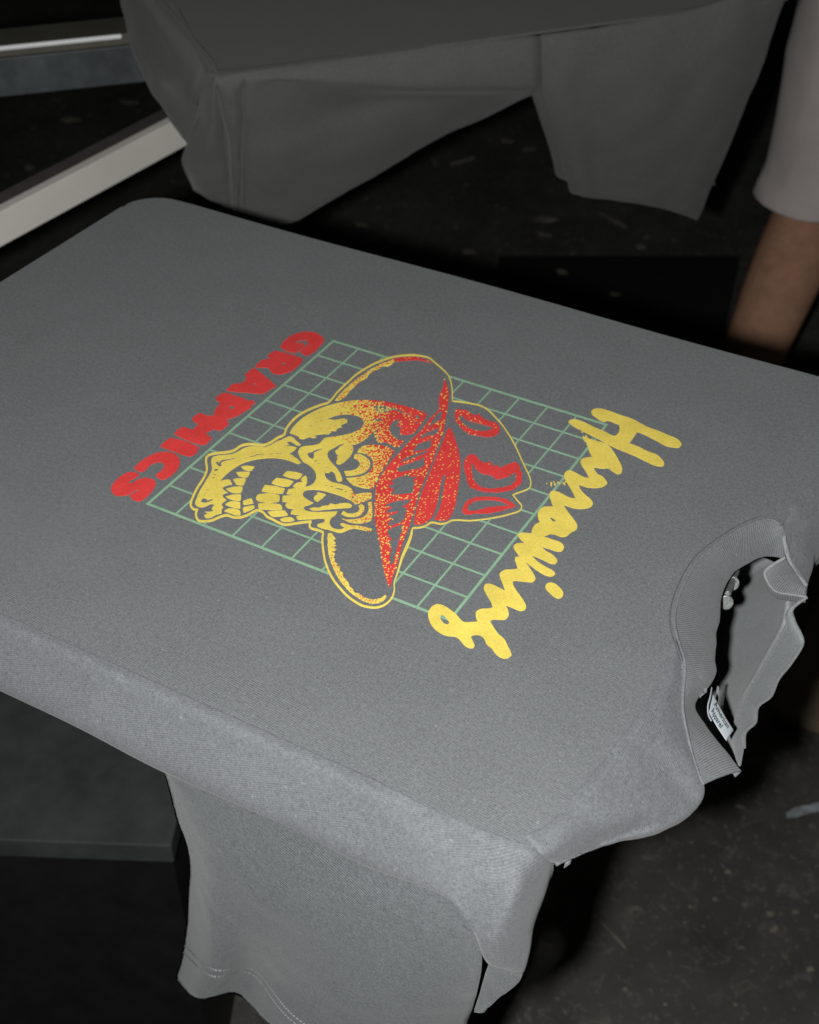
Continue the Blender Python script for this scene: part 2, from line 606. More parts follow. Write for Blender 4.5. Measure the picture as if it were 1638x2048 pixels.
cols = [
    [Z_(429, 150, 0), Z_(414, 172, -.014), Z_(398, 200, -.040), Z_(384, 240, -.066), Z_(374, 287, -.09), Z_(363, 325, -.112), Z_(388, 380, -.140)],
    [(430, 150, 0), (428, 166, .002), (424, 192, .004), (420, 240, .006), (412, 300, .008), (408, 345, .004), (424, 404, .004)],
    [(431, 150, 0), (431, 165, .004), (430, 190, .006), (438, 240, .006), (446, 300, .006), (450, 350, .006), (454, 417, .006)],
    [(433, 150, 0), (434, 165, .003), (436, 190, -.004), (445, 240, -.008), (453, 300, -.010), (457, 350, -.010), (461, 419, -.010)],
    [(438, 150, 0), (440, 165, .004), (444, 190, .006), (453, 240, .007), (460, 300, .008), (464, 352, .008), (467, 421, .008)],
    [(462, 147, 0), (462, 163, .004), (464, 190, .010), (470, 240, .012), (473, 300, .012), (474, 355, .010), (474, 423, .010)],
    [(482, 145, 0), (482, 162, .004), (480, 190, .005), (480, 240, .006), (478, 300, .007), (477, 358, .007), (476, 425, .007)],
    [(490, 144, 0), (490, 161, .003), (487, 190, -.004), (487, 240, -.009), (484, 300, -.010), (483, 359, -.010), (482, 427, -.010)],
    [(500, 143, 0), (500, 160, .004), (496, 190, .006), (495, 240, .008), (493, 300, .009), (493, 360, .009), (494, 429, .008)],
    [(560, 136, 0), (560, 155, .006), (560, 168, .010), (562, 230, .012), (566, 300, .014), (572, 370, .012), (580, 447, .008)],
    [(680, 123, 0), (680, 150, .006), (680, 170, .012), (682, 210, .004), (686, 260, .012), (692, 320, .016), (700, 382, .012)],
    [(820, 105, 0), (820, 145, .006), (820, 178, .013), (821, 190, .003), (824, 225, .010), (828, 265, .015), (833, 304, .010)],
    [(950, 90, 0), (950, 135, .006), (950, 180, .012), (951, 188, .003), (953, 205, .008), (956, 225, .011), (958, 243, .007)],
    [(1083, 75, 0), (1083, 125, .006), (1083, 174, .010), (1083, 176, .005), (1083, 178, .006), (1083, 180, .006), (1084, 182, .004)],
]
TI = (0, .0, -.008, -.022, -.038, -.055, -.072)
rows = [[PZ(*c[r][1:]) if c[r][0] == 'z' else B_(c[r][0], c[r][1], c[r][2] + TI[r]) for c in cols] for r in range(7)]
rows.insert(0, [p - n * .008 + Vector((0, 0, .0012)) for p in rows[0]])
Surf(rows).build('side_cloth', M_back, bs, 6, 6, .001, wr=.0028, wsc=17)
cols = [
    [(1075, 76, 0), (1076, 125, .006), (1080, 178, .010), (1103, 255, .012), (1128, 332, .010), (1140, 389, .008)],
    [(1120, 71, 0), (1122, 125, .006), (1124, 182, .016), (1140, 262, .020), (1160, 338, .022), (1170, 394, .022)],
    [(1170, 65, 0), (1172, 125, .006), (1176, 182, .014), (1188, 270, .018), (1200, 345, .016), (1210, 399, .014)],
    [(1280, 48, 0), (1284, 110, .006), (1288, 182, .016), (1284, 280, .022), (1280, 355, .024), (1280, 407, .024)],
    [(1400, 22, 0), (1400, 90, .006), (1396, 165, .014), (1376, 270, .018), (1352, 366, .018), (1336, 420, .018)],
    [(1500, -8, 0), (1490, 60, .004), (1472, 140, .010), (1436, 260, .014), (1398, 370, .014), (1372, 431, .014)],
    [(1574, -20, -.01), (1548, 75, -.008), (1520, 150, -.004), (1480, 245, 0), (1430, 365, .002), (1396, 442, .004)],
]
TI = (0, -.002, -.012, -.028, -.046, -.060)
rows = [[B_(c[r][0], c[r][1], c[r][2] + TI[r]) for c in cols] for r in range(6)]
bsr = [[p - n * .008 + Vector((0, 0, .0012)) for p in rows[0]]] + rows
bsl = Surf(rows)
Surf(bsr).build('sleeve', M_back, bs, 6, 6, .001, wr=.0022, wsc=20)
# back layer of that sleeve
rows2 = [[p - n * (.004 + .035 * min(1, k / 2)) for p in r] for k, r in enumerate(rows)]
Surf(rows2).build('sleeve_lining', M_back, bs, 4, 4, .001)
M_bthread = plain('grey_thread', (0.14, 0.14, 0.14), 0.9, var=.1)
vv, ff = [], []
for i in range(61):
    u = 6 * i / 60
    for dv in (3.96, 4.01):
        p = Vector(bsl.ev(u, dv)) + n * .0042
        vv.append(p)
for i in range(60):
    if i % 3 != 2:
        ff.append((2 * i, 2 * i + 1, 2 * i + 3, 2 * i + 2))
mesh('hem_stitching', vv, ff, M_bthread, bs)

# ------------------------------------------------------------------ person: a leg in shorts
M_skin = plain('skin', (0.46, 0.25, 0.160), 0.75, var=0.22, scale=45, bump=0.4, spec=0.12, detail=8)
M_short = cloth('mauve_grey_cotton', (0.62, 0.54, 0.515), speck=0.08)
kn = PD(1672, 330, 2.2)
hemc = PD(1640, 388, 2.2)
ank = PZ(1424, 895, FLOOR + .085)
hip = kn + Vector((.02, .06, .46))
side = Vector((ROT[0][0], ROT[0][1], 0)).normalized()
fwd = Vector((-ROT[2][0], -ROT[2][1], 0)).normalized()
calf = kn.lerp(ank, .38) + fwd * -.01
shin = kn.lerp(ank, .72)
toe = ank + fwd * .15 - Vector((0, 0, .05)) - side * .03
heel = ank - fwd * .05 - Vector((0, 0, .05))
pel = hip + side * .10 + Vector((0, 0, .06))
hip2 = hip + side * .20
kn2 = hip2 - Vector((0, 0, .45)) + side * .04
calf2 = kn2 + Vector((0, 0, -.16))
ank2 = Vector((kn2.x, kn2.y, FLOOR + .085)) + side * .02
toe2 = ank2 + fwd * .15 - Vector((0, 0, .05))
bel = pel + Vector((0, 0, .14))
V_ = [pel, hip, kn, calf, shin, ank, toe, heel, hip2, kn2, calf2, ank2, toe2, bel]
Ed = [(0, 1), (1, 2), (2, 3), (3, 4), (4, 5), (5, 6), (5, 7), (0, 8), (8, 9), (9, 10), (10, 11), (11, 12), (0, 13)]
RR = [.12, .088, .066, .064, .050, .037, .028, .03, .088, .058, .054, .038, .028, .12]
me = bpy.data.meshes.new('person')
base = pel.copy()
base.z = FLOOR
me.from_pydata([tuple(p - base) for p in V_], Ed, [])
po = bpy.data.objects.new('person', me)
po.location = base
COL.objects.link(po)
me.materials.append(M_skin)
po.modifiers.new('skin', 'SKIN')
for i, sv_ in enumerate(me.skin_vertices[0].data):
    sv_.radius = (RR[i], RR[i])
    sv_.use_root = (i == 0)
ss = po.modifiers.new('subsurf', 'SUBSURF')
ss.levels = ss.render_levels = 2
po.modifiers['skin'].use_smooth_shade = True
tag(po, 'person standing behind the platen in mauve grey shorts, one bare leg in view', 'person')


def tube(centers, radii, seg, amp, sd):
    vs, fs = [], []
    for k, (c, r) in enumerate(zip(centers, radii)):
        a = Vector((0, 0, -1))
        ux = side - a * side.dot(a)
        ux.normalize()
        uy = a.cross(ux)
        for i in range(seg):
            t = 2 * math.pi * i / seg
            q = Vector((math.cos(t) * 2 + sd, math.sin(t) * 2, k * .55))
            rr = r * (1 + amp * (noise.noise(q * 1.3) + .6 * noise.noise(Vector((t * 3, k * .25, sd)))))
            vs.append(c + (ux * math.cos(t) + uy * math.sin(t)) * rr)
    for k in range(len(centers) - 1):
        for i in range(seg):
            j = (i + 1) % seg
            fs.append((k * seg + i, k * seg + j, (k + 1) * seg + j, (k + 1) * seg + i))
    return vs, fs


def leg_tube(h, k_, hm, sd):
    cs, rs = [], []
    for i in range(13):
        t = i / 12
        p = h.lerp(k_, t / .8) if t < .8 else k_.lerp(hm, (t - .8) / .2)
        cs.append(p)
        rs.append(.118 - .022 * t + (.004 if t > .95 else 0))
    return tube(cs, rs, 36, .07, sd)


vs, fs = leg_tube(hip, kn, hemc, 0.0)
hem2 = kn2.lerp(ank2, .12)
for (v2, f2) in (leg_tube(hip2, kn2, hem2, 4.0), tube([pel - Vector((0, 0, .1)), pel, pel + Vector((0, 0, .08)), pel + Vector((0, 0, .16))], [.2, .195, .18, .17], 36, .03, 8.0)):
    o = len(vs)
    vs += v2
    fs += [tuple(o + i for i in f) for f in f2]
so = mesh('shorts', vs, fs, M_short, po)
md = so.modifiers.new('thickness', 'SOLIDIFY')
md.thickness = .004
md.offset = 1
# ------------------------------------------------------------------ front platen
pl = empty('platen', (0.03, -0.1, -0.03), 'black press platen inside the printed grey shirt, its bolts showing in the neck', 'platen')


def rrect(x0, x1, y0, y1, r, seg=8):
    pts = []
    for (cx, cy, a0) in ((x1 - r, y0 + r, -90), (x1 - r, y1 - r, 0), (x0 + r, y1 - r, 90), (x0 + r, y0 + r, 180)):
        for k in range(seg + 1):
            a = math.radians(a0 + 90 * k / seg)
            pts.append((cx + r * math.cos(a), cy + r * math.sin(a)))
    return pts


ol = rrect(-0.249, 0.300, -0.308, 0.106, 0.028)
nv = len(ol)
mesh('board', [(x, y, -.0035) for x, y in ol] + [(x, y, -.030) for x, y in ol],
     [tuple(range(nv)), tuple(range(2 * nv - 1, nv - 1, -1))] + [(i, nv + i, nv + (i + 1) % nv, (i + 1) % nv) for i in range(nv)],
     M_black, pl, False)
box('support_arm', (-.62, -.13, -.075), (.85, 0, 0), (0, .06, 0), (0, 0, .044), M_black, pl, .003)


def cyl(name, c, axis, r, h, mat, parent, seg=28, bev=.0006):
    axis = Vector(axis).normalized()
    ux = axis.orthogonal().normalized()
    uy = axis.cross(ux)
    vs = []
    for k in (0, 1):
        for i in range(seg):
            t = 2 * math.pi * i / seg
            vs.append(Vector(c) + axis * (h * k) + (ux * math.cos(t) + uy * math.sin(t)) * r)
    fs = [tuple(range(seg - 1, -1, -1)), tuple(range(seg, 2 * seg))] + [(i, (i + 1) % seg, seg + (i + 1) % seg, seg + i) for i in range(seg)]
    o = mesh(name, vs, fs, mat, parent, False)
    md = o.modifiers.new('bevel', 'BEVEL')
    md.width = bev
    md.segments = 2
    md.limit_method = 'ANGLE'
    return o


zb_ = -0.026
k1, k2 = PZ(1463, 1166, zb_), PZ(1451, 1204, zb_)
tocam = (Vector(CAM) - k1).normalized()
axb = (tocam + Vector((.35, 0, -.1))).normalized()
for kk in (k1, k2):
    bo = cyl('bolt', kk - axb * .004, axb, .0042, .006, M_steel, pl)
    cyl('bolt_face', kk + axb * .0021, axb, .0032, .0003, plain('pitted_metal', (.20, .21, .20), .7, .4, var=.6, scale=900, bump=.5), bo, bev=.0001)
p0, p1 = PZ(1473, 1140, -.024), PZ(1455, 1188, -.024)
cyl('crossbar', p0, p1 - p0, .0019, (p1 - p0).length, M_steel, pl, 14, .0003)

# ------------------------------------------------------------------ printed shirt
sh = empty('printed_shirt', (0.03, -0.1, -0.05), 'washed grey shirt with skull, grid and lettering print, stretched over the near platen', 'shirt')

XS = [-0.32, -0.27, -0.2, -0.13, -0.06, 0.0, 0.05, 0.1, 0.15, 0.19, 0.225]
prof = [(-.3110, 0.0), (-.3172, -.0016), (-.3222, -.0110), (-.3308, -.0305), (-.3300, -.0400), (-.320, -.0465), (-.29, -.051)]
cols = []
for x in XS:
    wv = .0012 * math.sin(x * 41) + .0008 * math.sin(x * 97 + 1)
    c = []
    for k, (y, z) in enumerate(prof):
        f = (0, 0, .2, .4, 1.3, 1.3, 0)[k]
        c.append(Vector((x, y, z + wv * f)))
    cols.append(c)


def cc(r0, *r):
    c = [PZ(r0[0], r0[1], 0.0)]
    for (px, py, y) in r:
        c.append(PY(px, py, y))
    return c


cols.append(cc((880, 1628), (884, 1651, -.3162), (878, 1704, -.3255), (868, 1773, -.3335), (870, 1782, -.332), (875, 1785, -.322), (880, 1770, -.295)))
cols.append(cc((940, 1650), (944, 1673, -.3160), (938, 1732, -.3262), (918, 1803, -.3345), (917, 1812, -.334), (920, 1814, -.325), (925, 1800, -.300)))
cols.append(cc((988, 1668), (994, 1691, -.3155), (990, 1768, -.3275), (952, 1850, -.3350), (948, 1862, -.3345), (950, 1866, -.328), (955, 1855, -.305)))
cols.append(cc((1028, 1682), (1036, 1705, -.3142), (1033, 1782, -.3265), (994, 1872, -.3360), (972, 1908, -.3365), (970, 1920, -.332), (970, 1915, -.310)))
cols.append(cc((1052, 1688), (1066, 1714, -.3118), (1066, 1786, -.3160), (1036, 1880, -.3250), (1010, 1930, -.3300), (1000, 1938, -.327), (995, 1935, -.312)))
cols.append(cc((1066, 1688), (1091, 1722, -.3065), (1092, 1778, -.3020), (1068, 1852, -.3080), (1058, 1905, -.3150), (1046, 1944, -.317), (1035, 1946, -.310)))
cols.append(cc((1078, 1684), (1108, 1727, -.2965), (1098, 1772, -.2880), (1066, 1845, -.2900), (1056, 1895, -.2950), (1044, 1938, -.300), (1030, 1935, -.300)))
rows = [[c[k] for c in cols] for k in range(7)]
near = Surf(rows)
near.build('side_cloth', M_side, sh, 6, 6, .0009, flip=True, offset=-1)

# shoulder beyond the outer end of the board (near side)
SR = [
    [(1066, 1690, 0), (1084, 1710, -.002), (1098, 1722, -.008), (1110, 1728, -.016)],
    [(1122, 1655, 0), (1142, 1672, -.004), (1160, 1688, -.012), (1172, 1700, -.020)],
    [(1150, 1622, 0), (1172, 1640, -.004), (1194, 1662, -.012), (1200, 1684, -.024)],
    [(1174, 1596, 0), (1205, 1620, -.005), (1236, 1646, -.014), (1256, 1661, -.024)],
    [(1224, 1536, 0), (1258, 1572, -.007), (1300, 1612, -.016), (1330, 1638, -.026)],
    [(1275, 1470, 0), (1305, 1513, -.008), (1345, 1562, -.018), (1381, 1606, -.028)],
    [(1310, 1420, 0), (1335, 1462, -.006), (1372, 1520, -.016), (1405, 1570, -.026)],
    [(1335, 1370, 0), (1346, 1396, -.004), (1360, 1440, -.010), (1376, 1482, -.016)],
    [(1349, 1330, 0), (1354, 1346, -.002), (1360, 1370, -.005), (1366, 1402, -.008)],
    [(1354, 1290, 0), (1358, 1300, -.001), (1363, 1315, -.002), (1369, 1335, -.003)],
]
rows = []
for r, k in zip(SR, (0, .2, .45, .8, 1, 1, .8, .4, .15, 0)):
    c = [PZ(*p) for p in r]
    out = Vector((.6, -.8, 0))
    ins = (c[0] - c[1])
    ins.z = 0
    c.insert(0, c[0] + ins.normalized() * .006 + Vector((0, 0, .0004)))
    c.append(c[-1] + Vector((out.x * .002, out.y * .002, -.005)) * k)
    c.append(c[-1] + Vector((-out.x * .006, -out.y * .006, -.006)) * k)
    c.append(c[-1] + Vector((-out.x * .03, -out.y * .03, -.006)) * k)
    rows.append(c)
Surf(rows).build('shoulder_cloth', M_side, sh, 6, 7, .0009, wr=.0009, wsc=55, flip=False)

# far shoulder
SR = [
    [(1562, 1052, -.002), (1570, 1084, -.006), (1580, 1120, -.014), (1613, 1172, -.030)],
    [(1585, 1022, 0), (1594, 1060, -.006), (1606, 1100, -.014), (1622, 1143, -.030)],
    [(1612, 990, 0), (1616, 1028, -.005), (1624, 1070, -.014), (1634, 1114, -.030)],
    [(1650, 945, 0), (1650, 990, -.005), (1656, 1040, -.014), (1666, 1080, -.030)],
    [(1720, 870, 0), (1725, 910, -.005), (1735, 960, -.014), (1750, 1010, -.030)],
]
rows = []
for r in SR:
    c = [PZ(*p) for p in r]
    ins = (c[0] - c[1])
    ins.z = 0
    c.insert(0, c[0] + ins.normalized() * .006 + Vector((0, 0, .0004)))
    c.append(c[-1] + Vector((-.004, 0, -.02)))
    rows.append(c)
Surf(rows).build('shoulder_cloth', M_side, sh, 6, 7, .0009, wr=.0010, wsc=50, flip=True)

# top sheet with the neckline cut in, plus far and inner sides
bnd = []
for i in range(0, 6 * (len(cols) - 1) + 1):
    u = i / 6
    if u <= len(cols) - 2:
        bnd.append(Vector(near.ev(u, 0)))
for p in [(1122, 1655), (1150, 1622), (1174, 1596), (1224, 1536), (1275, 1470), (1310, 1420), (1335, 1370), (1349, 1330), (1354, 1290)]:
    bnd.append(PZ(p[0], p[1], 0))
seam_top = [(1349, 1255), (1349, 1224), (1357, 1192), (1376, 1152), (1397, 1121), (1435, 1089), (1485, 1058), (1519, 1044), (1541, 1041), (1562, 1052)]
for p in seam_top:
    bnd.append(PZ(p[0], p[1], 0))
for p in [(1585, 1022), (1612, 990), (1650, 945), (1720, 870)]:
    bnd.append(PZ(p[0], p[1], 0))
far = []
far.append(Vector((.300, .1135, 0)))
for k in range(0, 12):
    far.append(Vector((.285 - k * .0445, .1135 - .0010 * math.sin(k * .9), 0)))
xc, yc, rc = -.2215, .0845, .029
for k in range(0, 11):
    a = math.radians(90 + 9 * k)
    far.append(Vector((xc + rc * math.cos(a), yc + rc * math.sin(a), 0)))
for k in range(1, 8):
    t = k / 8
    far.append(Vector((-.2505 - .006 * t, .0845 - .35 * t, 0)))
far.append(Vector((-.268, -.300, 0)))
bnd2 = bnd + far
pts2 = [Vector((p.x, p.y)) for p in bnd2]
res = delaunay_2d_cdt(pts2, [(i, (i + 1) % len(pts2)) for i in range(len(pts2))], [], 1, 1e-6)
tv, tfa = res[0], res[2]
poly = np.array([(p.x, p.y) for p in pts2])


def inpoly(poly, P):
    x, y = P[:, 0], P[:, 1]
    ins = np.zeros(len(P), bool)
    n_ = len(poly)
    j = n_ - 1
    for i in range(n_):
        xi, yi = poly[i]
        xj, yj = poly[j]
        if yi != yj:
            c = ((yi > y) != (yj > y)) & (x < (xj - xi) * (y - yi) / (yj - yi) + xi)
            ins ^= c
        j = i
    return ins


cent = np.array([np.mean([tv[i][:] for i in f], axis=0) for f in tfa])
keep = inpoly(poly, cent)
fs = [list(f) for f, k in zip(tfa, keep) if k]
for f in fs:
    a, b, c = (tv[i] for i in f[:3])
    if (b - a).cross(c - a) < 0:
        f.reverse()
mesh('front_cloth', [(p.x, p.y, 0) for p in tv], [tuple(f) for f in fs], M_body, sh, False, [(p.x, p.y) for p in tv])
# edge roll on far and inner sides
rr = []
cen = Vector((.02, -.1, 0))
nf = len(far)
nrm = []
for i in range(nf):
    a = far[max(i - 1, 0)]
    b = far[min(i + 1, nf - 1)]
    d = (b - a).normalized()
    nn = Vector((-d.y, d.x, 0)) * -1
    if nn.dot(far[i] - cen) < 0:
        nn = -nn
    nrm.append(nn)
for (o_, z_) in ((0, 0), (.0022, -.0008), (.0040, -.003), (.0052, -.008), (.008, -.03), (.004, -.042), (-.02, -.047)):
    rr.append([far[i] + nrm[i] * o_ + Vector((0, 0, z_)) for i in range(nf)])
Surf(rr).build('side_cloth', M_side, sh, 2, 5, 0, flip=True)

# sleeve
SL = [
    [(340, 1498, -.322), (450, 1560, -.322), (630, 1640, -.322), (800, 1722, -.322), (880, 1765, -.322), (964, 1880, -.324)],
    [(329, 1545, -.318), (430, 1640, -.324), (600, 1740, -.326), (770, 1815, -.327), (875, 1860, -.326), (962, 1938, -.324)],
    [(351, 1630, -.314), (432, 1716, -.328), (570, 1815, -.330), (740, 1895, -.331), (862, 1945, -.328), (954, 1985, -.321)],
    [(377, 1718, -.312), (430, 1786, -.331), (545, 1872, -.329), (705, 1960, -.335), (842, 2012, -.330), (943, 2022, -.318)],
    [(375, 1805, -.310), (428, 1856, -.334), (522, 1915, -.325), (662, 2006, -.338), (815, 2070, -.331), (930, 2056, -.314)],
    [(367, 1893, -.309), (426, 1942, -.337), (507, 1942, -.320), (594, 2040, -.340), (760, 2130, -.331), (915, 2110, -.311)],
    [(351, 1956, -.309), (398, 1998, -.338), (476, 1991, -.319), (560, 2068, -.341), (725, 2190, -.331), (903, 2168, -.309)],
]
SL = [[(p[0], p[1], -.325 + (p[2] + .325) * 1.45 + (.008, .010, .014, .020, .026, .032, .036)[j]) for p in r] for j, r in enumerate(SL)]
rows = [[PY(*p) for p in r] for r in SL]
slv = Surf(rows)
slv.build('sleeve', M_sleeve, sh, 8, 8, .0011, wr=.0007, wsc=60)
# turned-back edge on its left, and its rear layer
rows = []
for j, r in enumerate(SL):
    a = PY(*r[0])
    rows.append([a + Vector((.002, .012, .0)), a + Vector((.06, .030, -.002)), a + Vector((.15, .034, -.012 - .002 * j)), PY(*r[-1]) + Vector((-.03, .03, -.002 * j))])
Surf(rows).build('sleeve_rear', M_sleeve, sh, 6, 6, .0011)
rows = [
    [PY(978, 1926, -.312), PY(1000, 1932, -.312), (PY(1025, 1938, -.311)), PY(1046, 1946, -.309)],
    [PY(968, 1955, -.306), PY(992, 1962, -.309), PY(1016, 1966, -.310), PY(1036, 1966, -.309)],
    [PY(958, 1990, -.303), PY(976, 1995, -.306), PY(994, 1995, -.309), PY(1006, 1990, -.308)],
    [PY(946, 2024, -.300), PY(955, 2026, -.303), PY(964, 2024, -.306), PY(974, 2017, -.306)],
]
Surf(rows).build('sleeve_underside', M_sleeve, sh, 6, 6, .0011, wr=.0006, wsc=70)
# hem stitching: two rows of dashes
vv, ff = [], []
for dv, k0 in ((4.93, 0), (5.12, 1)):
    u = 0.03
    while u < 4.6:
        p, q = Vector(slv.ev(u, dv)), Vector(slv.ev(u + .01, dv))
        sp = (q - p).length / .01
        du = .0019 / sp
        for s_ in (0, 1):
            pp = Vector(slv.ev(u + du * s_, dv))
            pq = Vector(slv.ev(u + du * s_, dv + .058))
            out = (Vector(CAM) - pp).normalized() * .0019
            vv += [pp + out, pq + out]
        o = len(vv) - 4
        ff.append((o, o + 1, o + 3, o + 2))
        u += .0030 / sp
mesh('hem_stitching', vv, ff, M_thread, sh)
# small loose tag under the shoulder
t_ = [PZ(1133, 1712, -.03), PZ(1143, 1708, -.03), PZ(1140, 1726, -.034), PZ(1127, 1735, -.036)]
o = mesh('side_tag', t_, [(0, 1, 2, 3)], M_tape, sh)
o.modifiers.new('thickness', 'SOLIDIFY').thickness = .0006

# collar (front band)
CP = [
    ((1566, 1064, -.004), (1570, 1116, -.020)),
    ((1558, 1050, -.001), (1546, 1112, -.018)),
    ((1541, 1041, .000), (1522, 1114, -.015)),
    ((1512, 1046, .001), (1504, 1122, -.014)),
    ((1480, 1060, .001), (1484, 1133, -.013)),
    ((1435, 1089, .001), (1466, 1146, -.012)),
    ((1397, 1121, .001), (1451, 1173, -.012)),
    ((1371, 1163, .001), (1442, 1202, -.012)),
    ((1353, 1210, .001), (1439, 1240, -.012)),
    ((1349, 1250, .001), (1432, 1267, -.012)),
    ((1358, 1288, .000), (1433, 1293, -.012)),
    ((1368, 1320, -.001), (1430, 1320, -.012)),
    ((1369, 1355, -.004), (1433, 1345, -.012)),
    ((1366, 1385, -.006), (1420, 1370, -.013)),
    ((1365, 1408, -.008), (1401, 1388, -.016)),
    ((1368, 1438, -.011), (1391, 1417, -.019)),
    ((1377, 1480, -.016), (1414, 1455, -.022)),
    ((1386, 1517, -.020), (1440, 1488, -.024)),
    ((1396, 1547, -.023), (1463, 1516, -.027)),
    ((1407, 1571, -.026), (1482, 1543, -.030)),
]
rows = [[], [], [], [], []]
for (s, i_) in CP:
    a, b = PZ(*s), PZ(*i_)
    bulge = Vector((0, 0, .0016))
    rows[0].append(a + Vector((0, 0, .0006)))
    rows[1].append(a.lerp(b, .35) + bulge)
    rows[2].append(a.lerp(b, .75) + bulge)
    rows[3].append(b)
    rows[4].append(a.lerp(b, .86) + Vector((0, 0, -.0030)))
col_s = Surf(rows)
col_s.build('collar', M_rib, sh, 6, 6, .0012, wr=.0004, wsc=80)
# piped seam around it
def tube_path(name, pts, r, mat, parent, seg=6, sub=4):
    s = Surf([pts, pts])
    cs = [Vector(s.ev(i / sub, 0)) for i in range((len(pts) - 1) * sub + 1)]
    vs, fs = [], []
    for k, c in enumerate(cs):
        d = (cs[min(k + 1, len(cs) - 1)] - cs[max(k - 1, 0)]).normalized()
        ux = d.cross(Vector((0, 0, 1))).normalized()
        uy = d.cross(ux)
        for i in range(seg):
            t = 2 * math.pi * i / seg
            vs.append(c + (ux * math.cos(t) + uy * math.sin(t) * .7) * r)
    for k in range(len(cs) - 1):
        for i in range(seg):
            j = (i + 1) % seg
            fs.append((k * seg + i, (k + 1) * seg + i, (k + 1) * seg + j, k * seg + j))
    return mesh(name, vs, fs, mat, parent, True, [(0, 0)] * len(vs))


sp = [PZ(*s) + Vector((0, 0, .0008)) for s, i_ in CP]
tube_path('collar_seam', sp, .0008, M_side, sh)
# row of stitches just outside the seam
vv, ff = [], []
ssf = Surf([sp, sp])
uu = 0.2
while uu < len(sp) - 1.2:
    p = Vector(ssf.ev(uu, 0))
    q = Vector(ssf.ev(uu + .02, 0))
    d = (q - p)
    spd = d.length / .02
    d.normalize()
    ou = Vector((0, 0, 1)).cross(d)
    if ou.dot(Vector((.42, -.14, 0)) - p) > 0:
        ou = -ou
    c = p + ou * .0026 + Vector((0, 0, .0004))
    o = len(vv)
    vv += [c - d * .0005 - ou * .0002, c + d * .0005 - ou * .0002, c + d * .0005 + ou * .0003, c - d * .0005 + ou * .0003]
    ff.append((o, o + 1, o + 2, o + 3))
    uu += .0016 / spd
mesh('collar_stitching', vv, ff, plain('dark_thread', (.075, .077, .077), .9, var=.1), sh)

# back of the neck, seen through the opening
TO = [
    ((1592, 1188, -.034), (1613, 1197, -.032)), ((1579, 1203, -.036), (1583, 1220, -.033)), ((1576, 1228, -.037), (1588, 1247, -.033)),
    ((1570, 1250, -.038), (1603, 1275, -.032)), ((1556, 1278, -.038), (1603, 1294, -.032)), ((1535, 1315, -.038), (1580, 1330, -.032)),
    ((1518, 1347, -.038), (1556, 1360, -.032)), ((1500, 1377, -.038), (1541, 1394, -.032)), ((1488, 1405, -.038), (1515, 1415, -.034)),
    ((1480, 1432, -.038), (1510, 1446, -.034)), ((1474, 1454, -.038), (1490, 1466, -.036)), ((1470, 1482, -.038), (1488, 1497, -.036)),
    ((1472, 1520, -.038), (1482, 1531, -.037)),
]
ZT = [-.045,-.055,-.062,-.068,-.070,-.070,-.068,-.065,-.062,-.058,-.054,-.048,-.040]
TO = [((a[0], a[1], z), (b[0], b[1], z + .006)) for (a, b), z in zip(TO, ZT)]
rows = [[], [], [], []]
for a, b in TO:
    a, b = PZ(*a), PZ(*b)
    rows[0].append(a)
    rows[1].append(a.lerp(b, .5) + Vector((0, 0, .0010)))
    rows[2].append(b + Vector((0, 0, .0005)))
    rows[3].append(b + Vector((-.002, 0, -.004)))
Surf(rows).build('collar_back', M_in, sh, 5, 5, .0012)
tube_path('collar_rim', [PZ(*b) + Vector((0, 0, .0008)) for a, b in TO[:-1]], .0010, M_tape, sh)
rows = [[], [], [], []]
LFT = [(1540, 1120), (1500, 1130), (1470, 1150), (1440, 1190), (1420, 1230), (1405, 1270), (1400, 1310), (1400, 1345), (1405, 1372), (1412, 1400), (1425, 1425), (1440, 1452), (1458, 1490)]
for (a, b), l in zip(TO, LFT):
    p = PZ(a[0], a[1], a[2] - .0006)
    q = PZ(l[0], l[1], min(-.06, a[2] - .050))
    rows[0].append(p)
    rows[1].append(p.lerp(q, .33) + Vector((0, 0, -.003)))
    rows[2].append(p.lerp(q, .7) + Vector((0, 0, -.003)))
    rows[3].append(q)
rows.append([p + Vector((-.07, 0, -.004)) for p in rows[3]])
Surf(rows).build('back_cloth', M_in, sh, 5, 5, .0009, wr=.0005, wsc=60, flip=True)
for off, r_, nm in ((0, .0016, 'neck_tape'),):
    tube_path(nm, [PZ(a[0] - 3, a[1], a[2] + .0005) for a, b in TO[1:11]], r_, M_tape, sh)
tube_path('neck_stitching', [PZ(a[0] + 3.5, a[1] + 1, a[2] + .0014) for a, b in TO[1:11]], .0004, M_tape, sh)
# turned flap of rib at the far end of the opening
A_ = [(1572, 1117, -.022), (1582, 1131, -.026), (1592, 1145, -.030), (1603, 1158, -.033), (1614, 1172, -.035)]
B2 = [(1532, 1141, -.026), (1534, 1162, -.030), (1552, 1184, -.036), (1582, 1190, -.038), (1612, 1195, -.039)]
rows = [[PZ(*p) for p in A_], [PZ(*p).lerp(PZ(*q), .5) + Vector((0, 0, .002)) for p, q in zip(A_, B2)], [PZ(*p) for p in B2],
        [PZ(*p) + Vector((0, .002, -.006)) for p in B2]]
Surf(rows).build('collar_fold', M_rib, sh, 6, 6, .0012, flip=True)
tube_path('collar_rim', [PZ(*p) + Vector((0, 0, .0006)) for p in [(1570, 1116, -.020)] + B2], .0010, M_tape, sh)
tube_path('shoulder_seam', [PZ(1568, 1074, -.003), PZ(1573, 1100, -.010), PZ(1580, 1122, -.015), PZ(1596, 1146, -.023), PZ(1613, 1171, -.029)], .0014, M_tape, sh)

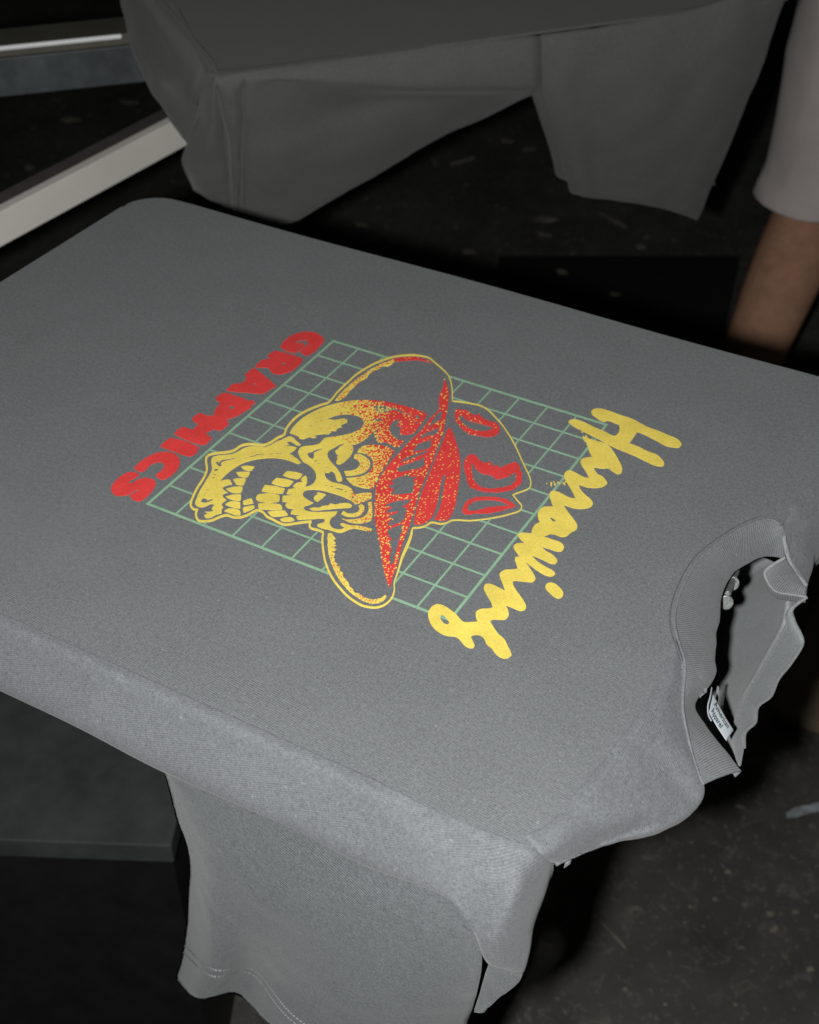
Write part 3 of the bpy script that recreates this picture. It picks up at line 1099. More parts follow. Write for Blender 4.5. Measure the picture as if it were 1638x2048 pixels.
# neck label
lt = [PZ(1427, 1388, -.022), PZ(1450, 1432, -.028), PZ(1468, 1460, -.034)]
lb = [PZ(1419, 1424, -.024), PZ(1432, 1450, -.029), PZ(1453, 1482, -.035)]
lab = Surf([lt, [a.lerp(b, .5) + Vector((0, 0, .0005)) for a, b in zip(lt, lb)], lb])
lo = lab.build('neck_label', M_tag, sh, 8, 5, .0004)
lo['label'] = 'white woven neck label with dark lettering'
# loose loop at its left side
Surf([[PZ(1424, 1374, -.022), PZ(1421, 1392, -.022), PZ(1416, 1412, -.024), PZ(1417, 1430, -.026), PZ(1423, 1442, -.027)],
      [PZ(1426, 1376, -.026), PZ(1424, 1394, -.027), PZ(1420, 1412, -.028), PZ(1421, 1428, -.029), PZ(1426, 1440, -.029)]]).build('label_loop', M_tag, sh, 5, 2, .0004)
Surf([[PZ(1434, 1372, -.040), PZ(1432, 1390, -.040), PZ(1430, 1404, -.042)], [PZ(1439, 1372, -.040), PZ(1437, 1392, -.040), PZ(1435, 1408, -.042)]]).build('label_loop', M_tape, sh, 4, 2, .0004)


def text_on(surf, words, u0, u1, v0, v1, mat, parent, name):
    cu_ = bpy.data.curves.new('txt', 'FONT')
    cu_.body = words
    cu_.resolution_u = 3
    cu_.offset = 0.02
    ob = bpy.data.objects.new('txt', cu_)
    COL.objects.link(ob)
    dg = bpy.context.evaluated_depsgraph_get()
    me_ = bpy.data.meshes.new_from_object(ob.evaluated_get(dg))
    bpy.data.objects.remove(ob)
    xs = [v.co.x for v in me_.vertices]
    x0, x1 = min(xs), max(xs)
    for v in me_.vertices:
        u = u0 + (u1 - u0) * (v.co.x - x0) / (x1 - x0)
        t = v0 + (v1 - v0) * (1 - (v.co.y + .2) / .95)
        p = Vector(surf.ev(u, max(0, min(1.999, t))))
        up = (Vector(CAM) - p).normalized()
        v.co = p + up * .0007
    link(name, me_, mat, parent, False)


text_on(lab, 'American', .20, 1.62, .10, 1.02, M_tagink, lo, 'label_lettering')
text_on(lab, 'Apparel', .16, 1.32, 1.0, 1.92, M_tagink, lo, 'label_lettering')
# ------------------------------------------------------------------ the screen print (ink film on the cloth)
TILES = {
    'T1': (370, 860, 8.19), 'T2': (540, 760, 8.19), 'T3': (560, 900, 8.19), 'T4': (660, 700, 8.19), 'T5': (740, 820, 8.19),
    'T6': (720, 980, 8.19), 'T7': (630, 1040, 8.19), 'T8': (880, 790, 7.585), 'Q': (700, 680, 3.7227),
    'L1': (210, 900, 9.1), 'L2': (330, 800, 9.1), 'L3': (420, 720, 9.1), 'L4': (500, 650, 9.1),
    'W1': (1130, 800, 6.825), 'W2': (1030, 920, 6.825), 'W3': (950, 1040, 6.825), 'W4': (840, 1160, 6.825), 'P': (0, 0, 1.0)}


def tr(s):
    """'T1 x,y x,y T2 x,y ...' -> picture points"""
    out, t = [], TILES['P']
    for w_ in s.split():
        if w_ in TILES:
            t = TILES[w_]
        else:
            x, y = w_.split(',')
            out.append((t[0] + float(x) / t[2], t[1] + float(y) / t[2]))
    return np.array(out)


def smooth(p, k=3, closed=True):
    n_ = len(p)
    out = []
    rng = range(n_) if closed else range(n_ - 1)
    for i in rng:
        g = (lambda q: p[q % n_]) if closed else (lambda q: p[min(max(q, 0), n_ - 1)])
        p0, p1, p2, p3 = g(i - 1), g(i), g(i + 1), g(i + 2)
        # keep sharp corners sharp
        def tang(a, b, c):
            u_, v_ = b - a, c - b
            lu, lv_ = np.linalg.norm(u_), np.linalg.norm(v_)
            if lu < 1e-9 or lv_ < 1e-9:
                return np.zeros(2)
            cs = (u_ @ v_) / (lu * lv_)
            f = np.clip((cs + .15) / .75, 0, 1)
            return f * (u_ / lu + v_ / lv_) * .5
        l = np.linalg.norm(p2 - p1)
        m1, m2 = tang(p0, p1, p2) * l, tang(p1, p2, p3) * l
        for j in range(k):
            t = j / k
            h00, h10 = 2 * t ** 3 - 3 * t * t + 1, t ** 3 - 2 * t * t + t
            h01, h11 = -2 * t ** 3 + 3 * t * t, t ** 3 - t * t
            out.append(h00 * p1 + h10 * m1 + h01 * p2 + h11 * m2)
    if not closed:
        out.append(p[-1])
    return np.array(out)


LAY = []      # (group, colour, rings, clip)


def add(group, colr, s, k=3, holes=(), clip=None):
    p = tr(s) if isinstance(s, str) else np.array(s)
    rings = [smooth(p, k) if k > 1 else p]
    for h in holes:
        rings.append(smooth(tr(h), 2))
    LAY.append((group, colr, rings, clip))
    return rings[0]


def stroke(group, colr, s, width, k=3, closed=False, widths=None, clip=None):
    p = tr(s) if isinstance(s, str) else np.array(s)
    if widths is None:
        widths = [width] * len(p)
    n_ = len(p)
    q = smooth(p, k, closed)
    ts = np.linspace(0, n_ if closed else n_ - 1, len(q), endpoint=not closed)
    wd = np.interp(ts, np.arange(n_ + (1 if closed else 0)), list(widths) + ([widths[0]] if closed else []))
    d = np.roll(q, -1, 0) - np.roll(q, 1, 0)
    if not closed:
        d[0], d[-1] = q[1] - q[0], q[-1] - q[-2]
    d /= (np.linalg.norm(d, axis=1, keepdims=True) + 1e-9)
    nn = np.c_[-d[:, 1], d[:, 0]]
    a, b = q + nn * wd[:, None] / 2, q - nn * wd[:, None] / 2
    if closed:
        LAY.append((group, colr, [a, b], clip))
    else:
        LAY.append((group, colr, [np.r_[a, b[::-1]]], clip))


def blob(group, colr, x, y, rx, ry=None, rot=0.0, seg=7, clip=None):
    ry = ry or rx
    a = np.linspace(0, 2 * np.pi, seg, endpoint=False)
    px = rx * np.cos(a) * (1 + .12 * np.sin(3 * a + x))
    py = ry * np.sin(a)
    c, s_ = math.cos(rot), math.sin(rot)
    LAY.append((group, colr, [np.c_[x + px * c - py * s_, y + px * s_ + py * c]], clip))


def pip(poly, x, y):
    return inpoly(poly, np.array([[x, y]]))[0]


def stipple(group, colr, reg, spacing, r, fn=None, holes=(), seed=1, within=None):
    """random elongated dots inside polygon reg; fn(x,y)->probability"""
    rnd = random.Random(seed)
    x0, y0 = reg.min(0)
    x1, y1 = reg.max(0)
    P_ = []
    y = y0
    while y < y1:
        x = x0
        while x < x1:
            qx, qy = x + rnd.uniform(-.45, .45) * spacing, y + rnd.uniform(-.45, .45) * spacing
            x += spacing
            if rnd.random() <= (fn(qx, qy) if fn else 1.0):
                P_.append((qx, qy))
        y += spacing
    if not P_:
        return
    P_ = np.array(P_)
    ok = inpoly(reg, P_)
    if within is not None:
        ok &= inpoly(within, P_)
    for h in holes:
        ok &= ~inpoly(h, P_)
    for qx, qy in P_[ok]:
        rr = (r(qx) if callable(r) else r) * rnd.uniform(.7, 1.25)
        blob(group, colr, qx, qy, rr * rnd.uniform(1.0, 1.8), rr * .8, rnd.uniform(-.9, .4), 6)


def jag(s, amp=.8, step=2.2, seed=3):
    """ragged edge"""
    rnd = random.Random(seed)
    p = tr(s)
    out = []
    for i in range(len(p)):
        a, b = p[i], p[(i + 1) % len(p)]
        l = np.linalg.norm(b - a)
        n_ = max(1, int(l / step))
        d = (b - a) / (l + 1e-9)
        for k_ in range(n_):
            out.append(a + (b - a) * (k_ / n_) + np.array([-d[1], d[0]]) * rnd.uniform(-amp, amp))
    return np.array(out)


# --- grid (10 x 10 cells of 2 cm), in cloth coordinates -> picture points for layering
CELL = 0.02


def cell(u, v):
    W_ = np.array([u * CELL, -v * CELL, 0]) - CAM
    q = ROT @ W_
    return np.array([q[0] / q[2] * FPX + 819, q[1] / q[2] * FPX + 1024])


def gline(u0, v0, u1, v1, wd):
    d = np.array([u1 - u0, v1 - v0], float)
    d /= np.linalg.norm(d)
    nn = np.array([-d[1], d[0]]) * wd / 2
    a0, b0 = np.array([u0, v0]) - d * wd / 2, np.array([u1, v1]) + d * wd / 2
    LAY.append(('grid_print', 'G', [np.array([cell(*(a0 + nn)), cell(*(b0 + nn)), cell(*(b0 - nn)), cell(*(a0 - nn))])], None))


for i in range(11):
    wd = .080 if i in (0, 10) else .056
    gline(i, 0, i, 10, wd)
    gline(0, i, 10, i, wd)

# --- lettering at the hem side
LT = [
    ('L1 630,465 560,415 480,405 400,420 300,475 200,560 130,650 110,710 130,780 200,835 300,838 420,820 500,775 600,725 625,745 520,790 450,830 470,870 530,920 640,935 720,890 800,820 880,720 920,640 920,590 870,540 780,515 680,520 590,550 500,600 420,610 450,570 560,510', ()),
    ('L1 530,330 600,260 720,165 850,95 960,55 1080,40 1200,50 1290,90 1350,160 1365,240 1340,320 1270,410 1190,480 1100,530 1040,545 960,510 915,470 960,430 1030,380 1075,310 1070,255 1020,230 940,230 860,260 790,310 740,370 690,405 620,395 550,360', ()),
    ('L2 110,695 620,870 590,940 480,1030 380,1020 200,960 0,885 -95,850 -55,810 0,765 60,715', ()),
    ('L2 490,350 550,290 640,245 740,285 880,295 1000,300 1100,350 1165,430 1100,500 1015,560 940,550 870,540 830,570 770,590 750,620 790,655 855,690 800,760 715,825 580,800 400,740 170,630 220,560 310,500 380,510 500,540 560,500 600,440 530,400', ()),
    ('L3 110,700 160,650 240,610 320,610 440,650 600,700 720,750 800,750 830,790 760,820 740,880 640,930 520,1010 400,1060 300,1085 180,1085 60,1050 80,960 110,880 180,800 170,760 120,750', ('L3 345,870 365,845 395,832 430,850 440,875 415,895 375,900',)),
    ('L3 780,160 840,175 960,270 1140,420 1205,490 1150,510 1080,550 980,610 900,620 700,600 480,590 300,560 350,500 410,450 480,435 580,425 650,360 660,320 630,275 700,220', ('L3 765,440 800,425 835,438 830,458 785,458',)),
    ('L4 310,570 370,520 440,480 550,490 700,530 850,575 960,620 950,670 860,760 760,840 640,885 520,905 420,885 370,840 340,790 250,780 90,780 130,720 210,650 290,630 390,620 350,600', ('L4 572,720 600,695 645,700 648,725 615,740',)),
    ('L4 555,410 570,360 640,280 750,200 880,150 1020,130 1160,135 1260,180 1335,240 1340,310 1280,380 1200,470 1110,530 1040,565 960,535 905,490 960,430 1030,380 1055,320 1020,285 940,285 840,310 830,340 900,330 980,340 1000,380 940,430 870,490 820,515 740,500 640,465', ()),
]
for (s, h) in LT[::-1]:
    LAYN = len([1 for l in LAY if l[0].startswith('letter')])
    add('letter_print#%d' % LAYN, 'R', s, 3, h)

# --- skull and cap silhouette: no grid inside, yellow outline
OUT = ('T2 960,370 1090,220 1210,100 1320,0 T4 400,430 560,320 720,230 880,165 1040,115 1200,92 1380,85 1500,100 1638,140 '
       'Q 620,160 680,210 735,270 760,360 765,455 T8 300,105 430,125 580,155 710,215 830,330 930,440 1060,630 1150,790 1230,970 1300,1120 1360,1250 1378,1340 1360,1410 '
       '1280,1455 1160,1495 1105,1520 1170,1600 1240,1690 1220,1750 1100,1800 900,1850 700,1885 450,1910 185,1905 '
       'T6 1420,545 1320,560 1170,535 1080,590 980,620 866,630 835,760 770,930 690,1110 640,1280 590,1440 '
       'T7 1300,1020 1300,1150 1270,1260 1210,1340 1120,1405 1000,1438 880,1430 760,1400 640,1330 520,1240 400,1110 300,980 220,830 160,650 130,450 120,320 130,205 '
       'T3 600,1310 500,1280 485,1230 510,1175 400,1185 200,1215 80,1228 T1 1530,1520 1440,1470 1340,1420 1270,1345 1180,1320 1110,1350 1020,1400 900,1435 780,1430 690,1400 580,1425 440,1485 320,1500 230,1490 190,1440 180,1370 205,1310 140,1300 95,1240 105,1170 150,1060 210,940 290,820 350,700 360,620 345,520 350,460 400,410 500,385 700,365 820,330 920,260 1040,235 1160,240 1290,250 1400,210 1520,130 '
       'T2 240,890 260,820 310,740 400,640 520,550 680,470 850,405')
po_ = tr(OUT)
wds = []
for (x, y) in po_:
    if x > 895:
        wds.append(2.3)
    elif x > 640 and y < 812:
        wds.append(3.2 if x < 830 else 2.6)
    elif x > 786 and y > 1060:
        wds.append(np.interp(y, [1060, 1075, 1095, 1116, 1140, 1165, 1200], [3.0, 5.4, 6.4, 5.0, 3.2, 2.6, 2.8]))
    elif x > 820:
        wds.append(3.0)
    elif y > 1185 and x > 730:
        wds.append(3.6)
    else:
        wds.append(4.2)
LAY.append(('skull_print', 'K', [smooth(po_, 3)], None))
stroke('skull_print', 'Y', OUT, 4, 3, True, wds)

# --- head
HEAD = ('T2 325,875 370,790 450,700 560,610 700,530 850,460 1000,410 1200,365 1400,340 1638,335 T4 900,850 1100,890 1300,945 1500,1010 1590,1060 1540,1150 1460,1260 1370,1365 '
        '1280,1385 1170,1390 1140,1330 1175,1270 1095,1240 1130,1190 1120,1130 1040,1170 980,1260 975,1330 1010,1400 1080,1460 1220,1495 1160,1560 1100,1590 1010,1560 900,1510 800,1520 760,1440 740,1390 760,1340 830,1290 '
        '760,1310 700,1350 620,1430 540,1490 430,1545 370,1560 T2 1365,1130 1350,1200 1280,1290 1150,1385 1090,1375 1085,1340 1110,1290 1095,1260 1130,1240 1085,1215 1070,1165 1110,1140 1150,1090 1255,1035 1150,1055 1060,1110 980,1150 940,1220 960,1290 1010,1360 1080,1430 1130,1500 1170,1580 1185,1660 '
        'T3 1020,500 990,522 930,505 915,450 890,380 835,350 800,380 740,370 735,420 770,480 850,530 960,555 1080,590 1170,640 1215,735 1350,710 1500,710 1500,790 1400,835 1270,885 1230,890 1180,840 1100,800 980,750 850,710 700,670 600,655 480,655 410,670 375,720 380,760 450,820 550,870 480,905 400,930 390,960 430,1000 560,1020 700,1020 940,1010 '
        '920,1060 850,1110 815,1170 820,1230 860,1280 950,1305 1040,1290 1050,1265 1000,1240 985,1210 1050,1205 1130,1235 1250,1240 1400,1270 1510,1300 1490,1330 1330,1310 1200,1290 1100,1320 1010,1360 930,1350 800,1310 620,1260 610,1230 650,1210 720,1190 735,1150 720,1130 560,1135 400,1140 290,1145 265,1095 340,1068 180,1052 190,1000 270,970 130,958 90,920 100,880 258,868 40,850 45,755 262,745 110,720 140,650 280,635 210,600 270,545 380,530 340,490 400,430 430,430 445,480 440,550 420,590 350,600 450,603 540,560 590,480 590,400 540,310 460,240 370,190 300,60 '
        'T2 460,1190')
head = add('skull_print', 'Y', HEAD, 2)
TEMPLE = ('T2 325,875 400,900 470,930 480,960 560,970 650,935 690,955 760,940 720,910 900,885 960,890 1010,850 940,820 1080,840 1110,790 1180,775 1150,750 1210,720 1270,690 1260,650 1200,640 1060,660 960,645 890,660 1050,595 1200,565 1350,570 1480,610 1540,700 1500,790 1400,850 1200,910 1000,940 890,960 820,1040 720,1075 560,1090 490,1120 455,1195 420,1120 300,900')
# red takes over towards the cap
RH = [(739, 796), (752, 799), (765, 798), (860, 812), (880, 840), (830, 880), (815, 905), (760, 898), (748, 888), (742, 872), (752, 862), (738, 852), (728, 845), (736, 836), (726, 826), (736, 815), (730, 804)]
rh = np.array(RH, float)
LAY.append(('cap_print', 'R', [rh], head))
tem = add('skull_print', 'K', TEMPLE, 2)
for s in ('T4 550,900 620,908 700,918 850,905 1000,940 1090,960 1150,990 1230,1030 1330,1060 1320,1080 1240,1055 1160,1040 1110,1000 1000,1000 950,1020 830,1050 800,1070 780,1030 720,970 640,940 560,945',
          'T4 370,900 420,905 440,940 410,955', 'T4 710,1140 840,1125 850,1150 740,1192 700,1165', 'T4 1380,1080 1430,1070 1480,1110 1470,1130 1410,1120', 'T4 1385,1190 1415,1172 1450,1195 1420,1215',
          'T4 650,1220 700,1210 710,1245 665,1250', 'T4 800,1290 850,1290 830,1320', 'T4 810,1415 850,1420 830,1450 800,1440'):
    add('skull_print', 'K', s, 2)
for (x, y, l) in [(670, 750, 42), (760, 690, 38), (838, 667, 36), (742, 560, 30), (810, 530, 34), (902, 515, 34), (1020, 480, 38), (1110, 465, 40), (1235, 450, 36), (890, 1080, 24), (1205, 675, 34)]:
    blob('skull_print', 'K', 540 + x / 8.19, 760 + y / 8.19, l / 16.4, 1.15, -.12, 8)


def grad(x, y):
    return np.clip((x - 655) / 95.0, 0.04, 1.0)


hl = [tem]
fore = head[:, :]
stipple('cap_print', 'R', np.array([(640, 790), (745, 795), (745, 900), (700, 905), (640, 870)]), 3.7, lambda x: np.interp(x, [650, 700, 742], [.8, 1.25, 2.0]), grad, hl, 5, head)
stipple('skull_print', 'Y', rh, 4.4, lambda x: np.interp(x, [728, 750, 775, 860], [2.3, 1.8, 1.25, 1.0]), lambda x, y: np.interp(x, [735, 770, 800, 860], [1, .75, .4, .15]) + (.35 if y > 868 else 0), hl, 6, head)

# bridge of the nose and cheek marks
for s in ('T2 610,1210 640,1190 690,1180 740,1150 850,1120 855,1135 765,1175 720,1200 720,1270 700,1300 640,1270',
          'T3 900,622 960,625 1035,645 1030,668 985,655 910,638'):
    add('skull_print', 'K', s, 2)
for (t, x, y, rx, ry) in [('T2', 750, 1330, 20, 15), ('T2', 800, 1370, 14, 10), ('T2', 935, 1430, 14, 10), ('T2', 975, 1455, 14, 10), ('T3', 757, 580, 24, 10), ('T3', 848, 602, 24, 11), ('T3', 1078, 682, 16, 14), ('T3', 1195, 780, 20, 16)]:
    blob('skull_print', 'K', TILES[t][0] + x / 8.19, TILES[t][1] + y / 8.19, rx / 8.19, ry / 8.19, .2, 8)
# nose
add('skull_print', 'Y', 'T3 480,965 560,945 650,950 700,920 790,915 830,880 900,900 990,880 1130,880 1180,910 1170,940 1040,955 900,965 700,985 530,992', 2)
add('skull_print', 'Y', 'T3 555,780 600,740 640,730 600,710 640,700 755,735 620,850 560,820', 2)
# eyes
ec = add('skull_print', 'Y', 'T3 1050,350 1180,340 1270,300 1310,230 1270,170 1210,135 1225,80 1290,70 1400,120 1475,200 1460,300 1380,370 1250,410 1080,420', 3)
eo = add('skull_print', 'Y', 'T5 -190,660 -120,600 0,580 130,580 280,610 400,680 320,810 200,990 110,1140 60,1270 T3 1440,635 1300,610 1180,565 1110,500 1085,465 1200,455 1350,430 1460,370 1520,270 1520,180 1470,110 1380,60 1270,40', 3)
LAY.append(('cap_print', 'R', [np.array([(752, 880), (800, 880), (800, 935), (757, 975), (748, 975), (752, 950), (747, 930), (752, 912), (748, 900)])], eo))
stipple('cap_print', 'R', ec, 4.0, 1.05, lambda x, y: np.interp(x, [690, 735], [.05, .8]), (), 7)
stipple('cap_print', 'R', eo, 3.7, lambda x: np.interp(x, [700, 752], [.9, 1.9]), lambda x, y: np.interp(x, [700, 735, 750], [.2, .7, 1]) if x < 756 else 0, (), 8)
stipple('skull_print', 'Y', eo, 4.3, lambda x: np.interp(x, [748, 790], [2.1, 1.2]), lambda x, y: .85 if x > 747 else 0, (), 9)
e2 = add('skull_print', 'Y', 'T3 1000,1050 1045,1005 1100,1040 1200,1045 1270,1020 1300,960 1285,920 1340,895 1380,930 1375,1000 1310,1070 1200,1100 1080,1090', 3)
e3 = add('skull_print', 'Y', 'T3 1440,870 1500,850 1500,1150 1440,1180 1300,1205 1150,1190 1060,1150 1010,1130 1150,1145 1280,1130 1400,1080 1450,1000 1450,930', 3)
stipple('cap_print', 'R', e2, 3.8, 1.0, lambda x, y: np.interp(x, [700, 725], [.1, .8]), (), 10)
stipple('cap_print', 'R', e3, 3.7, 1.25, lambda x, y: np.interp(x, [705, 735], [.3, .9]), (), 11)
ck = np.array([(700, 978), (745, 985), (745, 1000), (716, 1010), (700, 1000)])
stipple('cap_print', 'R', ck, 3.7, 1.25, lambda x, y: .75, (), 12, head)
stipple('cap_print', 'R', np.array([(680, 1046), (746, 1053), (746, 1066), (690, 1062), (676, 1066)]), 4.0, 1.0, lambda x, y: np.interp(x, [680, 740], [.25, .95]), (), 13, head)

# --- jaw
JAW = ('T1 440,470 470,440 640,415 760,400 850,370 950,310 1060,275 1200,275 1320,285 1430,240 1540,170 T2 130,1015 220,970 310,930 370,940 430,1000 505,1062 480,1082 370,1030 330,1008 265,1030 310,1060 180,1078 300,1085 380,1095 438,1112 410,1150 350,1190 320,1210 250,1228 350,1225 390,1260 440,1290 505,1362 460,1378 380,1350 250,1305 120,1285 0,1275 '
       'T1 1440,460 1330,465 1200,480 1060,510 930,555 820,620 700,710 620,790 570,850 650,822 735,820 772,895 640,928 615,960 640,990 700,1030 640,1050 615,1080 640,1120 680,1155 620,1195 600,1230 630,1270 600,1310 600,1370 520,1385 440,1430 340,1445 310,1400 370,1382 330,1340 400,1345 475,1332 440,1305 455,1265 490,1232 440,1212 340,1255 260,1270 190,1245 165,1200 190,1130 240,1010 300,910 360,810 420,710 445,640 430,550')
jaw = add('skull_print', 'Y', JAW, 2)
add('skull_print', 'K', 'T1 260,1185 290,1120 350,1130 365,1158 440,1130 468,1145 400,1180 320,1197', 2)
add('skull_print', 'K', 'T1 500,525 535,515 560,545 590,500 640,485 740,472 838,450 840,464 750,492 650,515 600,535 590,570 605,590 560,605 520,560', 2)
for (x, y, rx, ry) in [(510, 655, 36, 22), (495, 735, 20, 12), (470, 782, 24, 12), (375, 980, 16, 11), (330, 1045, 16, 9), (310, 1080, 14, 8), (1000, 457, 22, 9), (1425, 392, 24, 10)]:
    blob('skull_print', 'K', 370 + x / 8.19, 860 + y / 8.19, rx / 8.19, ry / 8.19, -.2, 8)
stroke('skull_print', 'K', 'T1 1060,440 1150,422 1180,405 1230,402 1300,392', 2.4, 2)
stroke('skull_print', 'K', 'T1 1490,386 1530,382 1580,386', 2.2, 2)
for s in ('T1 920,605 960,595 1070,595 1140,605 1090,670 960,650', 'T1 840,695 1060,690 1060,715 1025,775 880,760', 'T1 790,815 830,800 1000,800 965,905 840,895',
          'T1 670,970 800,935 940,935 945,960 920,1025 800,1035 720,1005', 'T1 665,1095 780,1065 915,1060 920,1090 910,1160 800,1155 710,1125',
          'T1 660,1225 740,1175 905,1190 905,1290 820,1280 690,1240', 'T1 645,1335 710,1290 900,1320 910,1390 870,1405 760,1375',
          'T1 950,1170 1090,1125 1125,1205 960,1230', 'T1 945,1290 980,1265 1135,1240 1140,1280 1040,1330 965,1360',
          'T3 50,420 120,350 370,400 340,450 280,482', 'T3 -136,548 -60,462 222,518 185,570 140,600 -60,578',
          'T1 1255,1010 1310,905 1636,965 1610,1035 1560,1045 1400,1030', 'T1 1165,1110 1200,1060 1540,1070 1555,1130 1540,1175 1200,1170 1165,1140',
          'T1 1200,1210 1520,1215 1580,1240 1595,1300 1215,1300 1200,1260', 'T1 1355,1345 1460,1328 1640,1328 1686,1398 1450,1425 1395,1400',
          'T3 0,1140 60,1115 190,1110 240,1150 220,1165 90,1182 20,1165'):
    add('skull_print', 'Y', s, 2)

# --- cap peak (underside band) with worn gaps
BAND = ('T5 1265,0 1240,150 1210,330 1150,500 1080,680 1010,880 940,1030 870,1200 800,1360 740,1600 T6 860,420 800,620 750,740 690,900 640,1100 590,1280 540,1420 490,1610 430,1480 380,1260 340,1000 300,760 260,600 240,420 245,200 260,0 '
        'T5 80,1400 110,1230 200,1060 330,870 450,740 590,580 720,450 820,360 930,220 1020,100 1130,0 Q 660,430 690,360 705,288 722,340 738,400')
band = add('cap_print', 'R', BAND, 2)
GAPS = ['T5 1175,10 1180,60 1160,160 1040,230 925,325 1000,220 1060,120 1110,50', 'T5 1135,290 1100,380 1040,430 900,445 830,490 770,505 870,400 1000,340',
        'T5 1035,470 1000,510 1000,600 960,640 820,670 700,692 760,590 790,550 900,520', 'T5 935,705 830,745 600,830 445,878 560,800 700,740 850,690 970,655',
        'T5 430,965 520,900 700,850 800,820 895,775 890,900 850,950 700,985 550,1035 450,1000',
        'T5 330,1150 480,1100 620,1060 680,1100 785,1090 700,1160 740,1200 700,1280 720,1350 650,1370 480,1390 335,1392 390,1310 290,1240 390,1212',
        'T6 430,240 560,190 700,160 832,150 800,220 700,280 770,290 760,330 740,400 750,460 700,500 690,535 500,585 455,600 470,520 545,478 450,450 630,358 440,380 440,330 525,290 425,272',
        'T6 470,640 690,565 700,640 670,740 640,830 610,960 570,1090 560,1170 515,1250 490,1200 490,1080 510,960 480,860 522,810 480,770 460,720']
gp = [add('cap_print', 'K', jag(s, .9, 2.6, 20 + i), 1) for i, s in enumerate(GAPS)]
# fine red hatch lines left across the gaps
for s in ('T5 780,500 900,450 1020,420', 'T5 830,535 940,490 1020,460', 'T5 560,860 700,820 820,800', 'T5 450,930 600,880 720,850', 'T5 520,1030 700,985 830,965', 'T5 500,1060 640,1040 760,1010', 'T6 480,110 650,90 850,70', 'T6 450,180 620,150 780,110'):
    stroke('cap_print', 'R', s, 1.3, 2, clip=band)
stipple('skull_print', 'Y', band, 4.7, 1.4, lambda x, y: np.interp(x, [745, 770, 800, 860], [.8, .62, .5, .45]) * (1.15 if y > 990 else .8), gp, 14)

# --- cap crown
crown = add('cap_print', 'R', 'T5 1290,295 1330,320 1380,440 1440,620 1480,850 1480,1000 1450,1250 1410,1500 T6 1590,60 1570,230 1530,340 1460,470 1380,505 1290,500 1215,482 1260,410 1310,290 1345,130 1365,0 T5 1225,1170 1240,1070 1205,1065 1185,1120 1150,1280 1120,1450 T6 1255,250 1210,390 1150,480 1060,545 960,570 885,562 900,420 960,200 1020,30 T5 930,1160 990,1010 1040,880 1120,700 1200,500 1250,360', 2)
stipple('skull_print', 'Y', crown, 6.0, 1.1, lambda x, y: .34 + (.4 if (y > 1015 and x < 855) else 0) + (.2 if y > 960 and x > 885 else 0), (), 15)
b1 = jag('T8 240,220 330,225 400,235 460,275 530,320 590,290 640,350 700,380 780,410 860,430 900,490 905,560 870,600 800,635 720,640 600,625 470,605 370,550 290,470 230,390 220,310', .7, 2.6, 41)
add('cap_print', 'R', b1, 1)
k1_ = add('cap_print', 'K', 'T8 285,305 340,320 400,380 500,410 580,430 680,460 790,490 790,520 700,550 560,545 430,500 340,430 300,370', 2)
b2 = jag('T8 420,930 480,900 540,920 590,990 650,1030 700,1040 760,1010 810,1100 850,1060 900,1110 1000,1070 1060,1040 1140,1020 1190,1060 1220,1150 1245,1210 1240,1330 1200,1380 1120,1430 1000,1465 880,1480 700,1475 560,1440 460,1410 420,1340 390,1230 360,1110 365,1000', .8, 2.4, 42)
add('cap_print', 'R', b2, 1)
k2_ = add('cap_print', 'K', jag('T8 485,1030 540,1120 600,1180 660,1200 720,1210 790,1230 850,1280 920,1275 1040,1240 1140,1170 1155,1290 1090,1370 950,1410 780,1425 640,1410 550,1350 500,1270 480,1150', .6, 2.4, 43), 1)
b3 = jag('T8 335,1740 380,1650 440,1590 540,1555 700,1550 850,1555 1000,1585 1080,1630 1150,1680 1100,1710 950,1750 800,1790 700,1800 560,1800 420,1820 340,1790', .6, 2.6, 44)
add('cap_print', 'R', b3, 1)
add('cap_print', 'K', 'T8 420,1720 440,1670 520,1620 650,1595 800,1600 930,1620 1050,1680 980,1690 850,1695 720,1710 600,1745 480,1765 430,1755', 2)
stipple('skull_print', 'Y', b1, 5.6, 1.15, lambda x, y: np.interp(x, [905, 985], [.75, .1]), (k1_,), 16)
stipple('skull_print', 'Y', b2, 7.0, .9, lambda x, y: np.interp(x, [925, 1000], [.35, .02]), (k2_,), 17)

# --- ragged rim inside the peak, above and below
up_r = jag('T4 85,830 150,740 260,630 400,510 520,420 640,340 780,260 900,205 1040,152 1060,200 950,275 860,265 780,320 660,375 600,460 480,530 370,630 300,710 250,770 150,830', .9, 2.2, 51)
LAY.append(('skull_print', 'Y', [up_r], None))
stipple('cap_print', 'R', up_r, 3.5, 1.2, lambda x, y: .7, (), 18)
up_2 = jag('T4 1040,150 1180,125 1330,115 1480,130 1638,185 Q 605,172 560,160 T4 1400,165 1200,182 1060,202', .6, 2.4, 52)
LAY.append(('cap_print', 'R', [up_2], None))
stipple('skull_print', 'Y', up_2, 4.4, .95, lambda x, y: .5, (), 19)
lowr = jag('T7 215,220 280,220 300,260 340,310 300,330 340,380 295,420 350,415 300,460 350,482 285,530 335,560 300,610 330,660 310,690 370,720 350,770 410,770 400,840 460,870 460,930 500,980 550,1030 560,1090 620,1140 640,1190 720,1210 780,1260 880,1300 960,1310 1060,1290 1160,1230 1175,1260 1120,1330 1040,1365 940,1375 820,1340 720,1290 610,1220 520,1130 430,1030 350,900 270,730 225,570 205,420 205,300', .7, 2.2, 53)
LAY.append(('skull_print', 'Y', [lowr], None))
stipple('cap_print', 'R', lowr, 3.5, 1.15, lambda x, y: np.interp(y, [1085, 1110, 1150, 1175, 1190, 1205], [.05, .2, .75, .6, .25, .55]), (), 21)

